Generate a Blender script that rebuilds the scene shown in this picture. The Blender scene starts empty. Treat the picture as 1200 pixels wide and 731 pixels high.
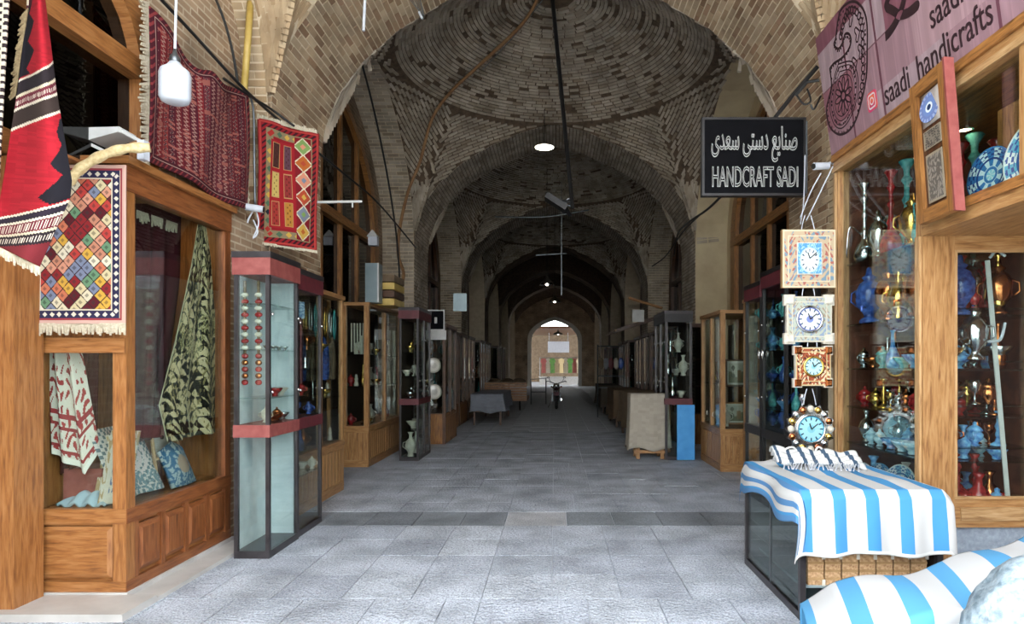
import bpy, math, random
import numpy as np
from mathutils import Vector, Matrix

random.seed(7)
PI = math.pi
SC = bpy.context.scene
COL = SC.collection

# ------------------------------------------------------------------ camera
FPX, CH, VX, VY = 760.0, 1.6, 650.0, 427.0       # focal length in px, eye height, vanishing point of the passage
cam = bpy.data.cameras.new('camera')
cam.sensor_width = 36.0
cam.lens = FPX / 1200 * 36
cam.shift_x = -(VX - 600) / 1200
cam.shift_y = (VY - 365.5) / 1200
cam.clip_start = 0.05
cam.clip_end = 300
camo = bpy.data.objects.new('camera', cam)
COL.objects.link(camo)
camo.location = (0, 0, CH)
camo.rotation_euler = (PI / 2, 0, 0)
SC.camera = camo

# ------------------------------------------------------------------ daylight: an overcast sky
world = bpy.data.worlds.new('sky')
SC.world = world
world.use_nodes = True
wb = world.node_tree.nodes['Background']
wb.inputs[0].default_value = (0.90, 0.955, 1.0, 1)
wb.inputs[1].default_value = 3.2
SC.view_settings.view_transform = 'Standard'
SC.view_settings.look = 'None'
SC.view_settings.gamma = 1
SC.view_settings.use_curve_mapping = False
SC.view_settings.exposure = 1.6


def W(px, py, Y):
    """world point that stands at depth Y under this pixel of the photograph"""
    return (Y * (px - VX) / FPX, Y, CH - Y * (py - VY) / FPX)


# ------------------------------------------------------------------ colours and materials
def lin(c):
    if isinstance(c, str):
        c = tuple(int(c[i:i + 2], 16) / 255 for i in (0, 2, 4))
    return tuple(x / 12.92 if x <= 0.04045 else ((x + 0.055) / 1.055) ** 2.4 for x in c)


MATS = {}


def newmat(name):
    m = bpy.data.materials.new(name)
    m.use_nodes = True
    MATS[name] = m
    nt = m.node_tree
    return m, nt, nt.nodes['Principled BSDF']


def ramp(nt, fac, cols, poss=None):
    r = nt.nodes.new('ShaderNodeValToRGB')
    while len(r.color_ramp.elements) < len(cols):
        r.color_ramp.elements.new(1.0)
    for i, c in enumerate(cols):
        e = r.color_ramp.elements[i]
        e.position = poss[i] if poss else i / max(1, len(cols) - 1)
        e.color = (*lin(c), 1)
    nt.links.new(fac, r.inputs[0])
    return r.outputs[0]


def tex(nt, kind, scale, coord='Object', stretch=None, **kw):
    tc = nt.nodes.new('ShaderNodeTexCoord')
    out = tc.outputs[coord]
    if stretch:
        mp = nt.nodes.new('ShaderNodeMapping')
        mp.inputs['Scale'].default_value = stretch
        nt.links.new(out, mp.inputs[0])
        out = mp.outputs[0]
    t = nt.nodes.new('ShaderNodeTex' + kind)
    t.inputs['Scale'].default_value = scale
    for k, v in kw.items():
        t.inputs[k].default_value = v
    nt.links.new(out, t.inputs['Vector'])
    return t


def bump(nt, bs, h, strength, dist=0.01):
    b = nt.nodes.new('ShaderNodeBump')
    b.inputs['Strength'].default_value = strength
    b.inputs['Distance'].default_value = dist
    nt.links.new(h, b.inputs['Height'])
    nt.links.new(b.outputs[0], bs.inputs['Normal'])


def plain(name, c1, c2=None, rough=0.6, metal=0.0, scale=8, bmp=0.0, spec=0.5, bscale=None):
    m, nt, bs = newmat(name)
    bs.inputs['Roughness'].default_value = rough
    bs.inputs['Metallic'].default_value = metal
    bs.inputs['Specular IOR Level'].default_value = spec
    n = tex(nt, 'Noise', scale, Detail=5.0)
    o = ramp(nt, n.outputs['Fac'], [c1, c2 or c1], [0.32, 0.68])
    nt.links.new(o, bs.inputs['Base Color'])
    if bmp:
        n2 = tex(nt, 'Noise', bscale or scale * 3, Detail=4.0)
        bump(nt, bs, n2.outputs['Fac'], bmp)
    return m


def wood(name, c1, c2, c3, rough=0.42):
    m, nt, bs = newmat(name)
    n = tex(nt, 'Noise', 5.0, 'UV', (1.0, 9.0, 1.0), Detail=6.0, Distortion=0.6)
    n2 = tex(nt, 'Noise', 30.0, 'UV', (0.5, 8.0, 1.0), Detail=3.0)
    mx = nt.nodes.new('ShaderNodeMath')
    mx.operation = 'MULTIPLY_ADD'
    mx.inputs[1].default_value = 0.35
    nt.links.new(n2.outputs['Fac'], mx.inputs[0])
    nt.links.new(n.outputs['Fac'], mx.inputs[2])
    o = ramp(nt, mx.outputs[0], [c1, c2, c3], [0.45, 0.66, 0.9])
    nt.links.new(o, bs.inputs['Base Color'])
    bs.inputs['Roughness'].default_value = rough
    bump(nt, bs, n2.outputs['Fac'], 0.12)
    return m


def brickpiece(name, cols, bmp=0.5):
    """fired brick: every brick its own tone (object random + island random)"""
    m, nt, bs = newmat(name)
    oi = nt.nodes.new('ShaderNodeObjectInfo')
    ge = nt.nodes.new('ShaderNodeNewGeometry')
    ad = nt.nodes.new('ShaderNodeMath'); ad.operation = 'ADD'
    fr = nt.nodes.new('ShaderNodeMath'); fr.operation = 'FRACT'
    nt.links.new(oi.outputs['Random'], ad.inputs[0])
    nt.links.new(ge.outputs['Random Per Island'], ad.inputs[1])
    nt.links.new(ad.outputs[0], fr.inputs[0])
    base = ramp(nt, fr.outputs[0], cols)
    # dust and soot on the masonry, laid out in the building's own space
    n = nt.nodes.new('ShaderNodeTexNoise')
    n.inputs['Scale'].default_value = 2.2
    n.inputs['Detail'].default_value = 6
    nt.links.new(ge.outputs['Position'], n.inputs['Vector'])
    v = ramp(nt, n.outputs['Fac'], ['8a8a8a', 'ffffff'], [0.3, 0.62])
    mul = nt.nodes.new('ShaderNodeMix'); mul.data_type = 'RGBA'; mul.blend_type = 'MULTIPLY'
    mul.inputs[0].default_value = 0.6
    nt.links.new(base, mul.inputs[6]); nt.links.new(v, mul.inputs[7])
    nt.links.new(mul.outputs[2], bs.inputs['Base Color'])
    bs.inputs['Roughness'].default_value = 0.92
    n2 = nt.nodes.new('ShaderNodeTexNoise')
    n2.inputs['Scale'].default_value = 55
    nt.links.new(ge.outputs['Position'], n2.inputs['Vector'])
    bump(nt, bs, n2.outputs['Fac'], bmp)
    return m


def brickwall(name, c1, c2, mortar):
    m, nt, bs = newmat(name)
    t = tex(nt, 'Brick', 1.0, 'UV')
    for k, v in (('Brick Width', 0.22), ('Row Height', 0.068), ('Mortar Size', 0.009), ('Bias', 0.0)):
        t.inputs[k].default_value = v
    t.inputs['Color1'].default_value = (*lin(c1), 1)
    t.inputs['Color2'].default_value = (*lin(c2), 1)
    t.inputs['Mortar'].default_value = (*lin(mortar), 1)
    n = tex(nt, 'Noise', 1.7, Detail=5.0)
    v = ramp(nt, n.outputs['Fac'], ['909090', 'ffffff'], [0.3, 0.65])
    mul = nt.nodes.new('ShaderNodeMix'); mul.data_type = 'RGBA'; mul.blend_type = 'MULTIPLY'
    mul.inputs[0].default_value = 0.8
    nt.links.new(t.outputs['Color'], mul.inputs[6]); nt.links.new(v, mul.inputs[7])
    nt.links.new(mul.outputs[2], bs.inputs['Base Color'])
    bs.inputs['Roughness'].default_value = 0.93
    inv = nt.nodes.new('ShaderNodeMath'); inv.operation = 'SUBTRACT'; inv.inputs[0].default_value = 1
    nt.links.new(t.outputs['Fac'], inv.inputs[1])
    bump(nt, bs, inv.outputs[0], 0.7, 0.012)
    return m


def glass(name, tint='f4faf8', k=1.0, rough=0.015):
    m = bpy.data.materials.new(name)
    m.use_nodes = True
    MATS[name] = m
    nt = m.node_tree
    nt.nodes.clear()
    out = nt.nodes.new('ShaderNodeOutputMaterial')
    tr = nt.nodes.new('ShaderNodeBsdfTransparent')
    tr.inputs[0].default_value = (*lin(tint), 1)
    gl = nt.nodes.new('ShaderNodeBsdfGlossy')
    gl.inputs['Roughness'].default_value = rough
    lw = nt.nodes.new('ShaderNodeLayerWeight')
    lw.inputs[0].default_value = 0.5
    pw = nt.nodes.new('ShaderNodeMath'); pw.operation = 'POWER'; pw.inputs[1].default_value = 5
    nt.links.new(lw.outputs['Facing'], pw.inputs[0])
    mu = nt.nodes.new('ShaderNodeMath'); mu.operation = 'MULTIPLY_ADD'; mu.use_clamp = True
    mu.inputs[1].default_value = 0.9
    mu.inputs[2].default_value = 0.045 * k
    mx = nt.nodes.new('ShaderNodeMixShader')
    nt.links.new(pw.outputs[0], mu.inputs[0])
    nt.links.new(mu.outputs[0], mx.inputs[0])
    nt.links.new(tr.outputs[0], mx.inputs[1])
    nt.links.new(gl.outputs[0], mx.inputs[2])
    nt.links.new(mx.outputs[0], out.inputs[0])
    return m


def painted(name, rough=0.95, bscale=260, bmp=0.35, spec=0.2, metal=0.0):
    """woven or printed surface: colour comes from the piece's own colour layer"""
    m, nt, bs = newmat(name)
    a = nt.nodes.new('ShaderNodeAttribute')
    a.attribute_name = 'col'
    nt.links.new(a.outputs['Color'], bs.inputs['Base Color'])
    bs.inputs['Roughness'].default_value = rough
    bs.inputs['Specular IOR Level'].default_value = spec
    bs.inputs['Metallic'].default_value = metal
    if bmp:
        n = tex(nt, 'Noise', bscale, Detail=2.0)
        bump(nt, bs, n.outputs['Fac'], bmp, 0.003)
    return m


def emit(name, c, s):
    m, nt, bs = newmat(name)
    bs.inputs['Base Color'].default_value = (*lin(c), 1)
    bs.inputs['Emission Color'].default_value = (*lin(c), 1)
    bs.inputs['Emission Strength'].default_value = s
    return m


wood('honey_wood', '70492a', '997044', 'ae885c')
wood('orange_wood', '6a4020', '8c5a2e', 'a07044')
wood('pale_wood', '7e5c3a', 'a58258', 'b89870')
wood('dark_wood', '2c1a10', '4a2d1a', '6a4428')
wood('mid_wood', '5a3a1e', '8a5c30', 'a97640')
wood('rail_wood', '583018', '7a4624', '8e5a34')
brickpiece('arch_brick', ['a58a6c', 'b39a7c', 'bda688', '96785c', 'c4ae90', 'ad957a', '86684e', 'a8876c'])
brickpiece('vault_brick', ['a89a88', 'b5a896', 'bdb0a0', '9a8a76', 'c4b8a8'])
brickpiece('wall_brick', ['b89e7c', 'c2aa8a', 'ad9270', 'cab494', 'a08462'])
brickpiece('paver_stone', ['bcc3cd', 'c2c8d2', 'b7bdc8', 'c6ccd5', 'bfc5cf'], 0.0)
brickpiece('dark_paver', ['8c9198', '949aa0', '868b92'], 0.0)
brickpiece('pale_paver', ['c6c7ca', 'cacbcd'], 0.0)
for k in ('paver_stone', 'dark_paver', 'pale_paver'):       # hammered stone face
    m = MATS[k]; nt = m.node_tree; bs = nt.nodes['Principled BSDF']
    ge = nt.nodes.new('ShaderNodeNewGeometry')
    n = nt.nodes.new('ShaderNodeTexNoise'); n.inputs['Scale'].default_value = 34 if k == 'paver_stone' else 20
    n.inputs['Detail'].default_value = 3
    nt.links.new(ge.outputs['Position'], n.inputs['Vector'])
    bump(nt, bs, n.outputs['Fac'], 0.85 if k == 'paver_stone' else 0.25, 0.025)
    bs.inputs['Roughness'].default_value = 0.62
    src = bs.inputs['Base Color'].links[0].from_socket
    n3 = nt.nodes.new('ShaderNodeTexNoise'); n3.inputs['Scale'].default_value = 75; n3.inputs['Detail'].default_value = 2
    nt.links.new(ge.outputs['Position'], n3.inputs['Vector'])
    sp_ = ramp(nt, n3.outputs['Fac'], ['b4b6bc', 'ffffff'], [0.36, 0.56])
    mm = nt.nodes.new('ShaderNodeMix'); mm.data_type = 'RGBA'; mm.blend_type = 'MULTIPLY'; mm.inputs[0].default_value = 0.9
    nt.links.new(src, mm.inputs[6]); nt.links.new(sp_, mm.inputs[7]); nt.links.new(mm.outputs[2], bs.inputs['Base Color'])
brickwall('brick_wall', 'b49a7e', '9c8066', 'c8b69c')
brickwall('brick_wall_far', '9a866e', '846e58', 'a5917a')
plain('lime_mortar', 'c4b296', 'd6c6ac', 0.95, scale=6, bmp=0.4)
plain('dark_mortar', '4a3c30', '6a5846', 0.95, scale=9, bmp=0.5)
plain('plaster', 'b4a284', 'c8b896', 0.9, scale=2.5, bmp=0.25)
plain('floor_mortar', 'c4c9d0', 'd2d6dc', 0.85, scale=12, bmp=0.2)
plain('floor_far', 'a6aab0', 'b8bcc2', 0.6, scale=3, bmp=0.5, bscale=40)
plain('plaza_stone', 'ccccc8', 'd8d8d4', 0.7, scale=3, bmp=0.3, bscale=40)  # unseen paving behind the camera, made pale to bounce light up to the vaults
plain('pale_render', 'd2cab8', 'dcd4c4', 0.9, scale=2.5, bmp=0.2)  # wall behind the camera, paled to add bounce light as well
plain('marble', 'b9b6b2', 'a5a29e', 0.4, scale=5)
plain('black_metal', '1d1c1d', '2a2829', 0.4, 0.3)
plain('grey_metal', '5b5f63', '6f7478', 0.35, 0.8)
plain('dark_frame', '3a3638', '4a4648', 0.35, 0.6)
plain('chrome', 'd6d6d4', 'e4e4e2', 0.12, 1.0)
plain('gold', 'd2a24a', 'e8c474', 0.18, 1.0, scale=20)
plain('copper', 'b5653a', 'd08452', 0.2, 1.0, scale=20)
plain('silver', 'b9bcc0', 'd8dadc', 0.16, 1.0, scale=30)
plain('red_glaze', '6a1018', 'a82a2a', 0.12, 0.0, scale=30)
plain('blue_glaze', '2c62a8', '7ab6dc', 0.15, 0.0, scale=26)
plain('pale_blue_glaze', '7fb6d0', 'c5e0ea', 0.15, 0.0, scale=26)
plain('navy_glaze', '1b2c66', '4668b4', 0.15, 0.0, scale=26)
plain('teal_glaze', '2a7f86', '6cc0c0', 0.15, 0.0, scale=24)
plain('cream_ceramic', 'b9b2a4', 'cfc9bc', 0.3, scale=18)
plain('white_paint', 'b8b8b6', 'c8c8c6', 0.45)
plain('white_plastic', 'b9bec8', 'c6cbd4', 0.35)
plain('maroon', '4c1a20', '5c2229', 0.55, scale=12)
plain('maroon_trim', '7c3a38', '90504a', 0.45, scale=14)
plain('velvet', '2c0d16', '4a1622', 0.95, scale=14, bmp=0.4)
plain('cream_fringe', 'aa9f89', 'c5bba6', 0.95, scale=60, bmp=0.6)
plain('brown_fringe', '7d6a4c', 'a08c68', 0.95, scale=60, bmp=0.6)
plain('black_rubber', '121212', '1c1c1c', 0.6)
plain('brown_conduit', '7a5636', '94704a', 0.6)
plain('yellow_pipe', 'b09448', 'c8ac62', 0.45)
plain('cloth_tube', 'b8a070', 'd6c498', 0.95, scale=40, bmp=0.6)
plain('dust_sheet', '8c8478', 'a59c8e', 0.95, scale=5, bmp=0.4)
plain('grey_sheet', '6a6d74', '80848c', 0.95, scale=6, bmp=0.4)
plain('brown_sheet', '5a4a38', '766450', 0.95, scale=6, bmp=0.5)
plain('blue_board', '3f8fd0', '4d9cda', 0.4)
plain('cardboard', '8a6a42', 'a5845a', 0.85)
plain('sign_black', '0e0e10', '131316', 0.7, spec=0.03)
plain('sign_tube', 'a9aaa8', 'c0c1bf', 0.35, 0.2)
plain('ink', '241016', '2c161c', 0.6)
plain('wicker', '8f6c48', 'c4a078', 0.85, scale=60, bmp=0.9, bscale=120)
plain('plastic_bag', '586872', '8f9ca4', 0.35, scale=30, bmp=1.0, bscale=34)
plain('frosted', '7d8894', '97a2ae', 0.55, scale=30, bmp=0.9, bscale=70)
plain('tin_panel', '7d8d92', '93a3a8', 0.35, 0.35, scale=3)
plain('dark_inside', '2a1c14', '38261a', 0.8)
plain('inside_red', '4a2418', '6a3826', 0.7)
plain('inside_pale', 'b8c2c8', 'ccd4d8', 0.5)
plain('green_leaf', '2e5a26', '5c8a3c', 0.7, scale=6)
plain('hill_tan', 'b5a488', 'c8b89a', 0.9)
glass('clear_glass', 'f2f8f6', 1.5)
glass('green_glass', 'd6e0de', 1.8)
glass('dark_glass', '3a3a38', 1.3)
glass('red_glass', 'c05a58', 1.5)
emit('lamp_glow', 'fff4e2', 5.0)
emit('shop_glow', 'ffdcae', 9.0)
painted('woven')
painted('cotton', 0.9, 420, 0.2)
painted('printed', 0.5, 40, 0.0, 0.3)
painted('glazed', 0.18, 40, 0.0, 0.6)
M = MATS


# ------------------------------------------------------------------ mesh builder
class MB:
    def __init__(s):
        s.v = []; s.f = []

    def add(s, vs, fs):
        n = len(s.v)
        s.v += [tuple(p) for p in vs]
        s.f += [tuple(i + n for i in f) for f in fs]
        return s

    def box(s, x0, x1, y0, y1, z0, z1):
        vs = [(x, y, z) for z in (z0, z1) for y in (y0, y1) for x in (x0, x1)]
        return s.add(vs, [(0, 2, 3, 1), (4, 5, 7, 6), (0, 1, 5, 4), (2, 6, 7, 3), (0, 4, 6, 2), (1, 3, 7, 5)])

    def bevbox(s, x0, x1, y0, y1, z0, z1, axis, ins, dep):
        """box whose outward face along axis ('x+','x-','y-','y+') is a raised field with sloping edges"""
        a, sg = axis[0], axis[1]
        s.box(x0, x1, y0, y1, z0, z1)
        if a == 'x':
            xf = x1 if sg == '+' else x0
            d = dep if sg == '+' else -dep
            o = [(xf, y0, z0), (xf, y1, z0), (xf, y1, z1), (xf, y0, z1)]
            i = [(xf + d, y0 + ins, z0 + ins), (xf + d, y1 - ins, z0 + ins), (xf + d, y1 - ins, z1 - ins), (xf + d, y0 + ins, z1 - ins)]
        else:
            yf = y1 if sg == '+' else y0
            d = dep if sg == '+' else -dep
            o = [(x0, yf, z0), (x1, yf, z0), (x1, yf, z1), (x0, yf, z1)]
            i = [(x0 + ins, yf + d, z0 + ins), (x1 - ins, yf + d, z0 + ins), (x1 - ins, yf + d, z1 - ins), (x0 + ins, yf + d, z1 - ins)]
        return s.add(o + i, [(0, 1, 5, 4), (1, 2, 6, 5), (2, 3, 7, 6), (3, 0, 4, 7), (4, 5, 6, 7)])

    def tube(s, pts, r, n=8, cap=True):
        pts = [Vector(p) for p in pts]
        N = len(pts)
        rs = r if isinstance(r, (list, tuple)) else [r] * N
        up = Vector((0, 0, 1))
        prev = None
        ring = []
        for i, p in enumerate(pts):
            d = (pts[min(i + 1, N - 1)] - pts[max(i - 1, 0)]).normalized()
            if prev is None:
                a = up if abs(d.z) < 0.9 else Vector((1, 0, 0))
                u = d.cross(a).normalized()
            else:
                u = (prev - d * prev.dot(d)).normalized()
            prev = u
            w = d.cross(u)
            ring.append([p + (u * math.cos(2 * PI * k / n) + w * math.sin(2 * PI * k / n)) * rs[i] for k in range(n)])
        vs = [q for rr in ring for q in rr]
        fs = [(i * n + k, i * n + (k + 1) % n, (i + 1) * n + (k + 1) % n, (i + 1) * n + k) for i in range(N - 1) for k in range(n)]
        if cap:
            fs += [tuple(range(n))[::-1], tuple((N - 1) * n + k for k in range(n))]
        return s.add(vs, fs)

    def bar(s, p, q, w, h, up=(0, 0, 1)):
        p = Vector(p); q = Vector(q)
        d = (q - p).normalized()
        a = Vector(up)
        if abs(d.dot(a)) > 0.97:
            a = Vector((0, 1, 0))
        u = d.cross(a).normalized() * w / 2
        v = u.cross(d).normalized() * h / 2
        vs = [c + e for c in (p, q) for e in (-u - v, u - v, u + v, -u + v)]
        return s.add(vs, [(0, 1, 2, 3), (7, 6, 5, 4), (0, 4, 5, 1), (1, 5, 6, 2), (2, 6, 7, 3), (3, 7, 4, 0)])

    def lathe(s, prof, c=(0, 0, 0), n=16, axis='z'):
        vs = []
        for r, h in prof:
            for k in range(n):
                a = 2 * PI * k / n
                x, y = r * math.cos(a), r * math.sin(a)
                if axis == 'z': p = (x, y, h)
                elif axis == 'y': p = (x, h, y)
                else: p = (h, x, y)
                vs.append((p[0] + c[0], p[1] + c[1], p[2] + c[2]))
        m = len(prof)
        fs = [(i * n + k, i * n + (k + 1) % n, (i + 1) * n + (k + 1) % n, (i + 1) * n + k) for i in range(m - 1) for k in range(n)]
        fs += [tuple(range(n))[::-1], tuple((m - 1) * n + k for k in range(n))]
        return s.add(vs, fs)

    def ball(s, c, rx, ry=None, rz=None, n=12, m=8):
        ry = ry or rx; rz = rz or rx
        vs = []; 
        for i in range(m + 1):
            t = PI * i / m
            for k in range(n):
                a = 2 * PI * k / n
                vs.append((c[0] + rx * math.sin(t) * math.cos(a), c[1] + ry * math.sin(t) * math.sin(a), c[2] - rz * math.cos(t)))
        return s.add(vs, [(i * n + k, i * n + (k + 1) % n, (i + 1) * n + (k + 1) % n, (i + 1) * n + k) for i in range(m) for k in range(n)])

    def torus(s, c, R, r, axis='y', n=24, m=8, sx=1, sz=1):
        vs = []
        for i in range(n):
            a = 2 * PI * i / n
            for k in range(m):
                b = 2 * PI * k / m
                q = R + r * math.cos(b)
                x, y, z = q * math.cos(a) * sx, r * math.sin(b), q * math.sin(a) * sz
                if axis == 'z': x, y, z = x, z, y
                if axis == 'x': x, y, z = y, x, z
                vs.append((c[0] + x, c[1] + y, c[2] + z))
        return s.add(vs, [(i * m + k, i * m + (k + 1) % m, ((i + 1) % n) * m + (k + 1) % m, ((i + 1) % n) * m + k) for i in range(n) for k in range(m)])

    def prism(s, poly, axis, a, b):
        """extrude a 2-D polygon: axis 'y' poly=(x,z); axis 'x' poly=(y,z); axis 'z' poly=(x,y)"""
        n = len(poly)
        def P(p, t):
            return {'y': (p[0], t, p[1]), 'x': (t, p[0], p[1]), 'z': (p[0], p[1], t)}[axis]
        vs = [P(p, a) for p in poly] + [P(p, b) for p in poly]
        fs = [tuple(range(n)), tuple(range(2 * n - 1, n - 1, -1))] + [(i, (i + 1) % n, n + (i + 1) % n, n + i) for i in range(n)]
        return s.add(vs, fs)

    def strip(s, A, B, close=False):
        n = len(A)
        return s.add(list(A) + list(B), [(i, (i + 1) % n, n + (i + 1) % n, n + i) for i in range(n if close else n - 1)])

    def build(s, name, mat, parent=None, world=True, smooth=False, grain=False, label=None, kind=None):
        me = bpy.data.meshes.new(name)
        V = np.array(s.v, dtype=float).reshape(-1, 3)
        loc = np.zeros(3)
        if parent is None:
            loc = np.array([(V[:, 0].min() + V[:, 0].max()) / 2, (V[:, 1].min() + V[:, 1].max()) / 2, V[:, 2].min()])
            if kind == 'structure':
                loc = np.zeros(3)
        elif world:
            r = parent
            while r.parent: r = r.parent
            loc = np.array(r.location)
        me.from_pydata((V - loc).tolist(), [], s.f)
        uv = me.uv_layers.new(name='UVMap')
        uvs = []
        for p in me.polygons:
            vs = [V[i] for i in p.vertices]
            nx, ny, nz = (abs(t) for t in p.normal)
            ia, ib = (1, 2) if nx >= ny and nx >= nz else ((0, 2) if ny >= nz else (0, 1))
            if grain:
                da = max(q[ia] for q in vs) - min(q[ia] for q in vs)
                db = max(q[ib] for q in vs) - min(q[ib] for q in vs)
                if db > da: ia, ib = ib, ia
            for q in vs:
                uvs += [q[ia], q[ib]]
        uv.data.foreach_set('uv', uvs)
        if smooth:
            me.polygons.foreach_set('use_smooth', [True] * len(me.polygons))
        me.materials.append(mat if not isinstance(mat, str) else M[mat])
        me.update()
        o = bpy.data.objects.new(name, me)
        COL.objects.link(o)
        if parent is not None:
            o.parent = parent
        else:
            o.location = loc
        if label: o['label'] = label
        if kind: o['kind'] = kind
        return o


def tag(o, label, cat, group=None):
    o['label'] = label; o['category'] = cat
    if group: o['group'] = group
    return o


def thing(name, label, cat, loc=(0, 0, 0), rz=0.0, group=None):
    o = bpy.data.objects.new(name, None)
    o.empty_display_size = 0.1
    COL.objects.link(o)
    o.location = loc
    o.rotation_euler = (0, 0, rz)
    return tag(o, label, cat, group)


def copy_tree(o, parent=None):
    c = o.copy()
    COL.objects.link(c)
    c.parent = parent
    for ch in o.children:
        copy_tree(ch, c)
    return c


def box(name, mat, parent, x0, x1, y0, y1, z0, z1, grain=False, world=True, label=None):
    e = random.uniform(0.0003, 0.0013)           # joinery is never perfectly flush
    x0, x1, y0, y1, z0, z1 = x0 - e, x1 + e, y0 - e, y1 + e, z0 - e * (z0 > 0.01), z1 + e
    return MB().box(x0, x1, y0, y1, z0, z1).build(name, mat, parent, world, grain=grain or ('wood' in mat), label=label)


def lerp_pts(pts, t):
    """piecewise-linear curve through (t, a, b, ...) rows, vectorised"""
    A = np.array(pts, dtype=float)
    return [np.interp(t, A[:, 0], A[:, k]) for k in range(1, A.shape[1])]


def spline(pts, n=8):
    pts = [Vector(p) for p in pts]
    out = []
    for i in range(len(pts) - 1):
        p0 = pts[max(i - 1, 0)]; p1 = pts[i]; p2 = pts[i + 1]; p3 = pts[min(i + 2, len(pts) - 1)]
        for k in range(n):
            t = k / n
            out.append(0.5 * ((2 * p1) + (p2 - p0) * t + (2 * p0 - 5 * p1 + 4 * p2 - p3) * t * t + (3 * p1 - p0 - 3 * p2 + p3) * t ** 3))
    out.append(pts[-1])
    return out


def h2(i, j, k=0.0):
    x = np.sin(i * 127.1 + j * 311.7 + k * 74.7) * 43758.5453
    return x - np.floor(x)


def pal(cols):
    return np.array([lin(c) for c in cols])


def sheet(name, pos, col, nu, nv, mat='woven', parent=None, thick=0.006, kind=None, smooth=True, world=True):
    """a woven, printed or painted surface: pos(u,v)->x,y,z ; col(u,v)->linear rgb per cell"""
    u, v = np.meshgrid(np.linspace(0, 1, nu + 1), np.linspace(0, 1, nv + 1))
    x, y, z = pos(u, v)
    V = np.stack([x + 0 * u, y + 0 * u, z + 0 * u], -1).reshape(-1, 3)
    loc = np.zeros(3)
    if parent is None:
        loc = np.array([(V[:, 0].min() + V[:, 0].max()) / 2, (V[:, 1].min() + V[:, 1].max()) / 2, V[:, 2].min()])
    elif world:
        r = parent
        while r.parent: r = r.parent
        loc = np.array(r.location)
    V = V - loc
    i, j = np.meshgrid(np.arange(nu), np.arange(nv))
    a = (j * (nu + 1) + i).reshape(-1)
    F = np.stack([a, a + 1, a + nu + 2, a + nu + 1], -1)
    me = bpy.data.meshes.new(name)
    me.vertices.add(len(V)); me.vertices.foreach_set('co', V.reshape(-1))
    me.loops.add(F.size); me.loops.foreach_set('vertex_index', F.reshape(-1).astype(np.int32))
    me.polygons.add(len(F))
    me.polygons.foreach_set('loop_start', np.arange(0, F.size, 4, dtype=np.int32))
    me.polygons.foreach_set('use_smooth', np.full(len(F), smooth))
    me.update(calc_edges=True)
    uc = (i + 0.5) / nu; vc = (j + 0.5) / nv
    c = col(uc, vc) * {'woven': 0.72, 'cotton': 0.80, 'printed': 0.74, 'glazed': 0.85}.get(mat, 1.0)      # colours scaled down, as they rendered too bright
    c = np.concatenate([c.reshape(-1, 3), np.ones((len(F), 1))], 1)
    at = me.attributes.new('col', 'FLOAT_COLOR', 'FACE')
    at.data.foreach_set('color', c.astype(np.float32).reshape(-1))
    me.materials.append(M[mat])
    o = bpy.data.objects.new(name, me)
    COL.objects.link(o)
    if parent is not None: o.parent = parent
    else: o.location = loc
    if thick:
        md = o.modifiers.new('thickness', 'SOLIDIFY')
        md.thickness = thick; md.offset = 0
    return o


def text(name, body, size, mtx, mat, parent, tubes=0.0, extrude=0.002, sx=1.0, shear=0.0, fit=None):
    c = bpy.data.curves.new(name, 'FONT')
    c.body = body; c.size = size; c.shear = shear
    c.align_x = 'CENTER'; c.align_y = 'CENTER'
    c.resolution_u = 3
    if tubes:
        c.fill_mode = 'NONE'; c.bevel_depth = tubes / size * size; c.bevel_resolution = 1
    else:
        c.extrude = extrude
    t = bpy.data.objects.new(name, c)
    COL.objects.link(t)
    dg = bpy.context.evaluated_depsgraph_get()
    me = bpy.data.meshes.new_from_object(t.evaluated_get(dg))
    bpy.data.objects.remove(t)
    bpy.data.curves.remove(c)
    me.materials.clear(); me.materials.append(M[mat])
    if fit:
        xs_ = [v.co.x for v in me.vertices]; ys_ = [v.co.y for v in me.vertices]
        cx, cy = (min(xs_) + max(xs_)) / 2, (min(ys_) + max(ys_)) / 2
        me.transform(Matrix.Diagonal((fit[0] / (max(xs_) - min(xs_)), fit[1] / (max(ys_) - min(ys_)), 1, 1)) @ Matrix.Translation((-cx, -cy, 0)))
    me.transform(mtx @ Matrix.Diagonal((sx, 1, 1, 1)))
    r = parent
    while r.parent: r = r.parent
    me.transform(Matrix.Translation(-r.location))
    o = bpy.data.objects.new(name, me)
    COL.objects.link(o)
    o.parent = parent
    return o


# ------------------------------------------------------------------ masonry pieces
BRICKMESH = {}


def brick_mesh(mat):
    if mat not in BRICKMESH:
        b = MB().box(-1, 1, -1, 1, -1, 1)
        me = bpy.data.meshes.new('brick')
        me.from_pydata(b.v, [], b.f)
        me.materials.append(M[mat])
        BRICKMESH[mat] = me
    return BRICKMESH[mat]


def visible_size(c, n, area):
    if c.y < 0.6: return 0.0
    px, py = VX + FPX * c.x / c.y, VY - FPX * (c.z - CH) / c.y
    if not (-15 < px < 1215 and -15 < py < 745): return 0.0
    v = Vector((0, 0, CH)) - c
    k = n.dot(v.normalized())
    return max(0.0, k) * area / v.length_squared


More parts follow.
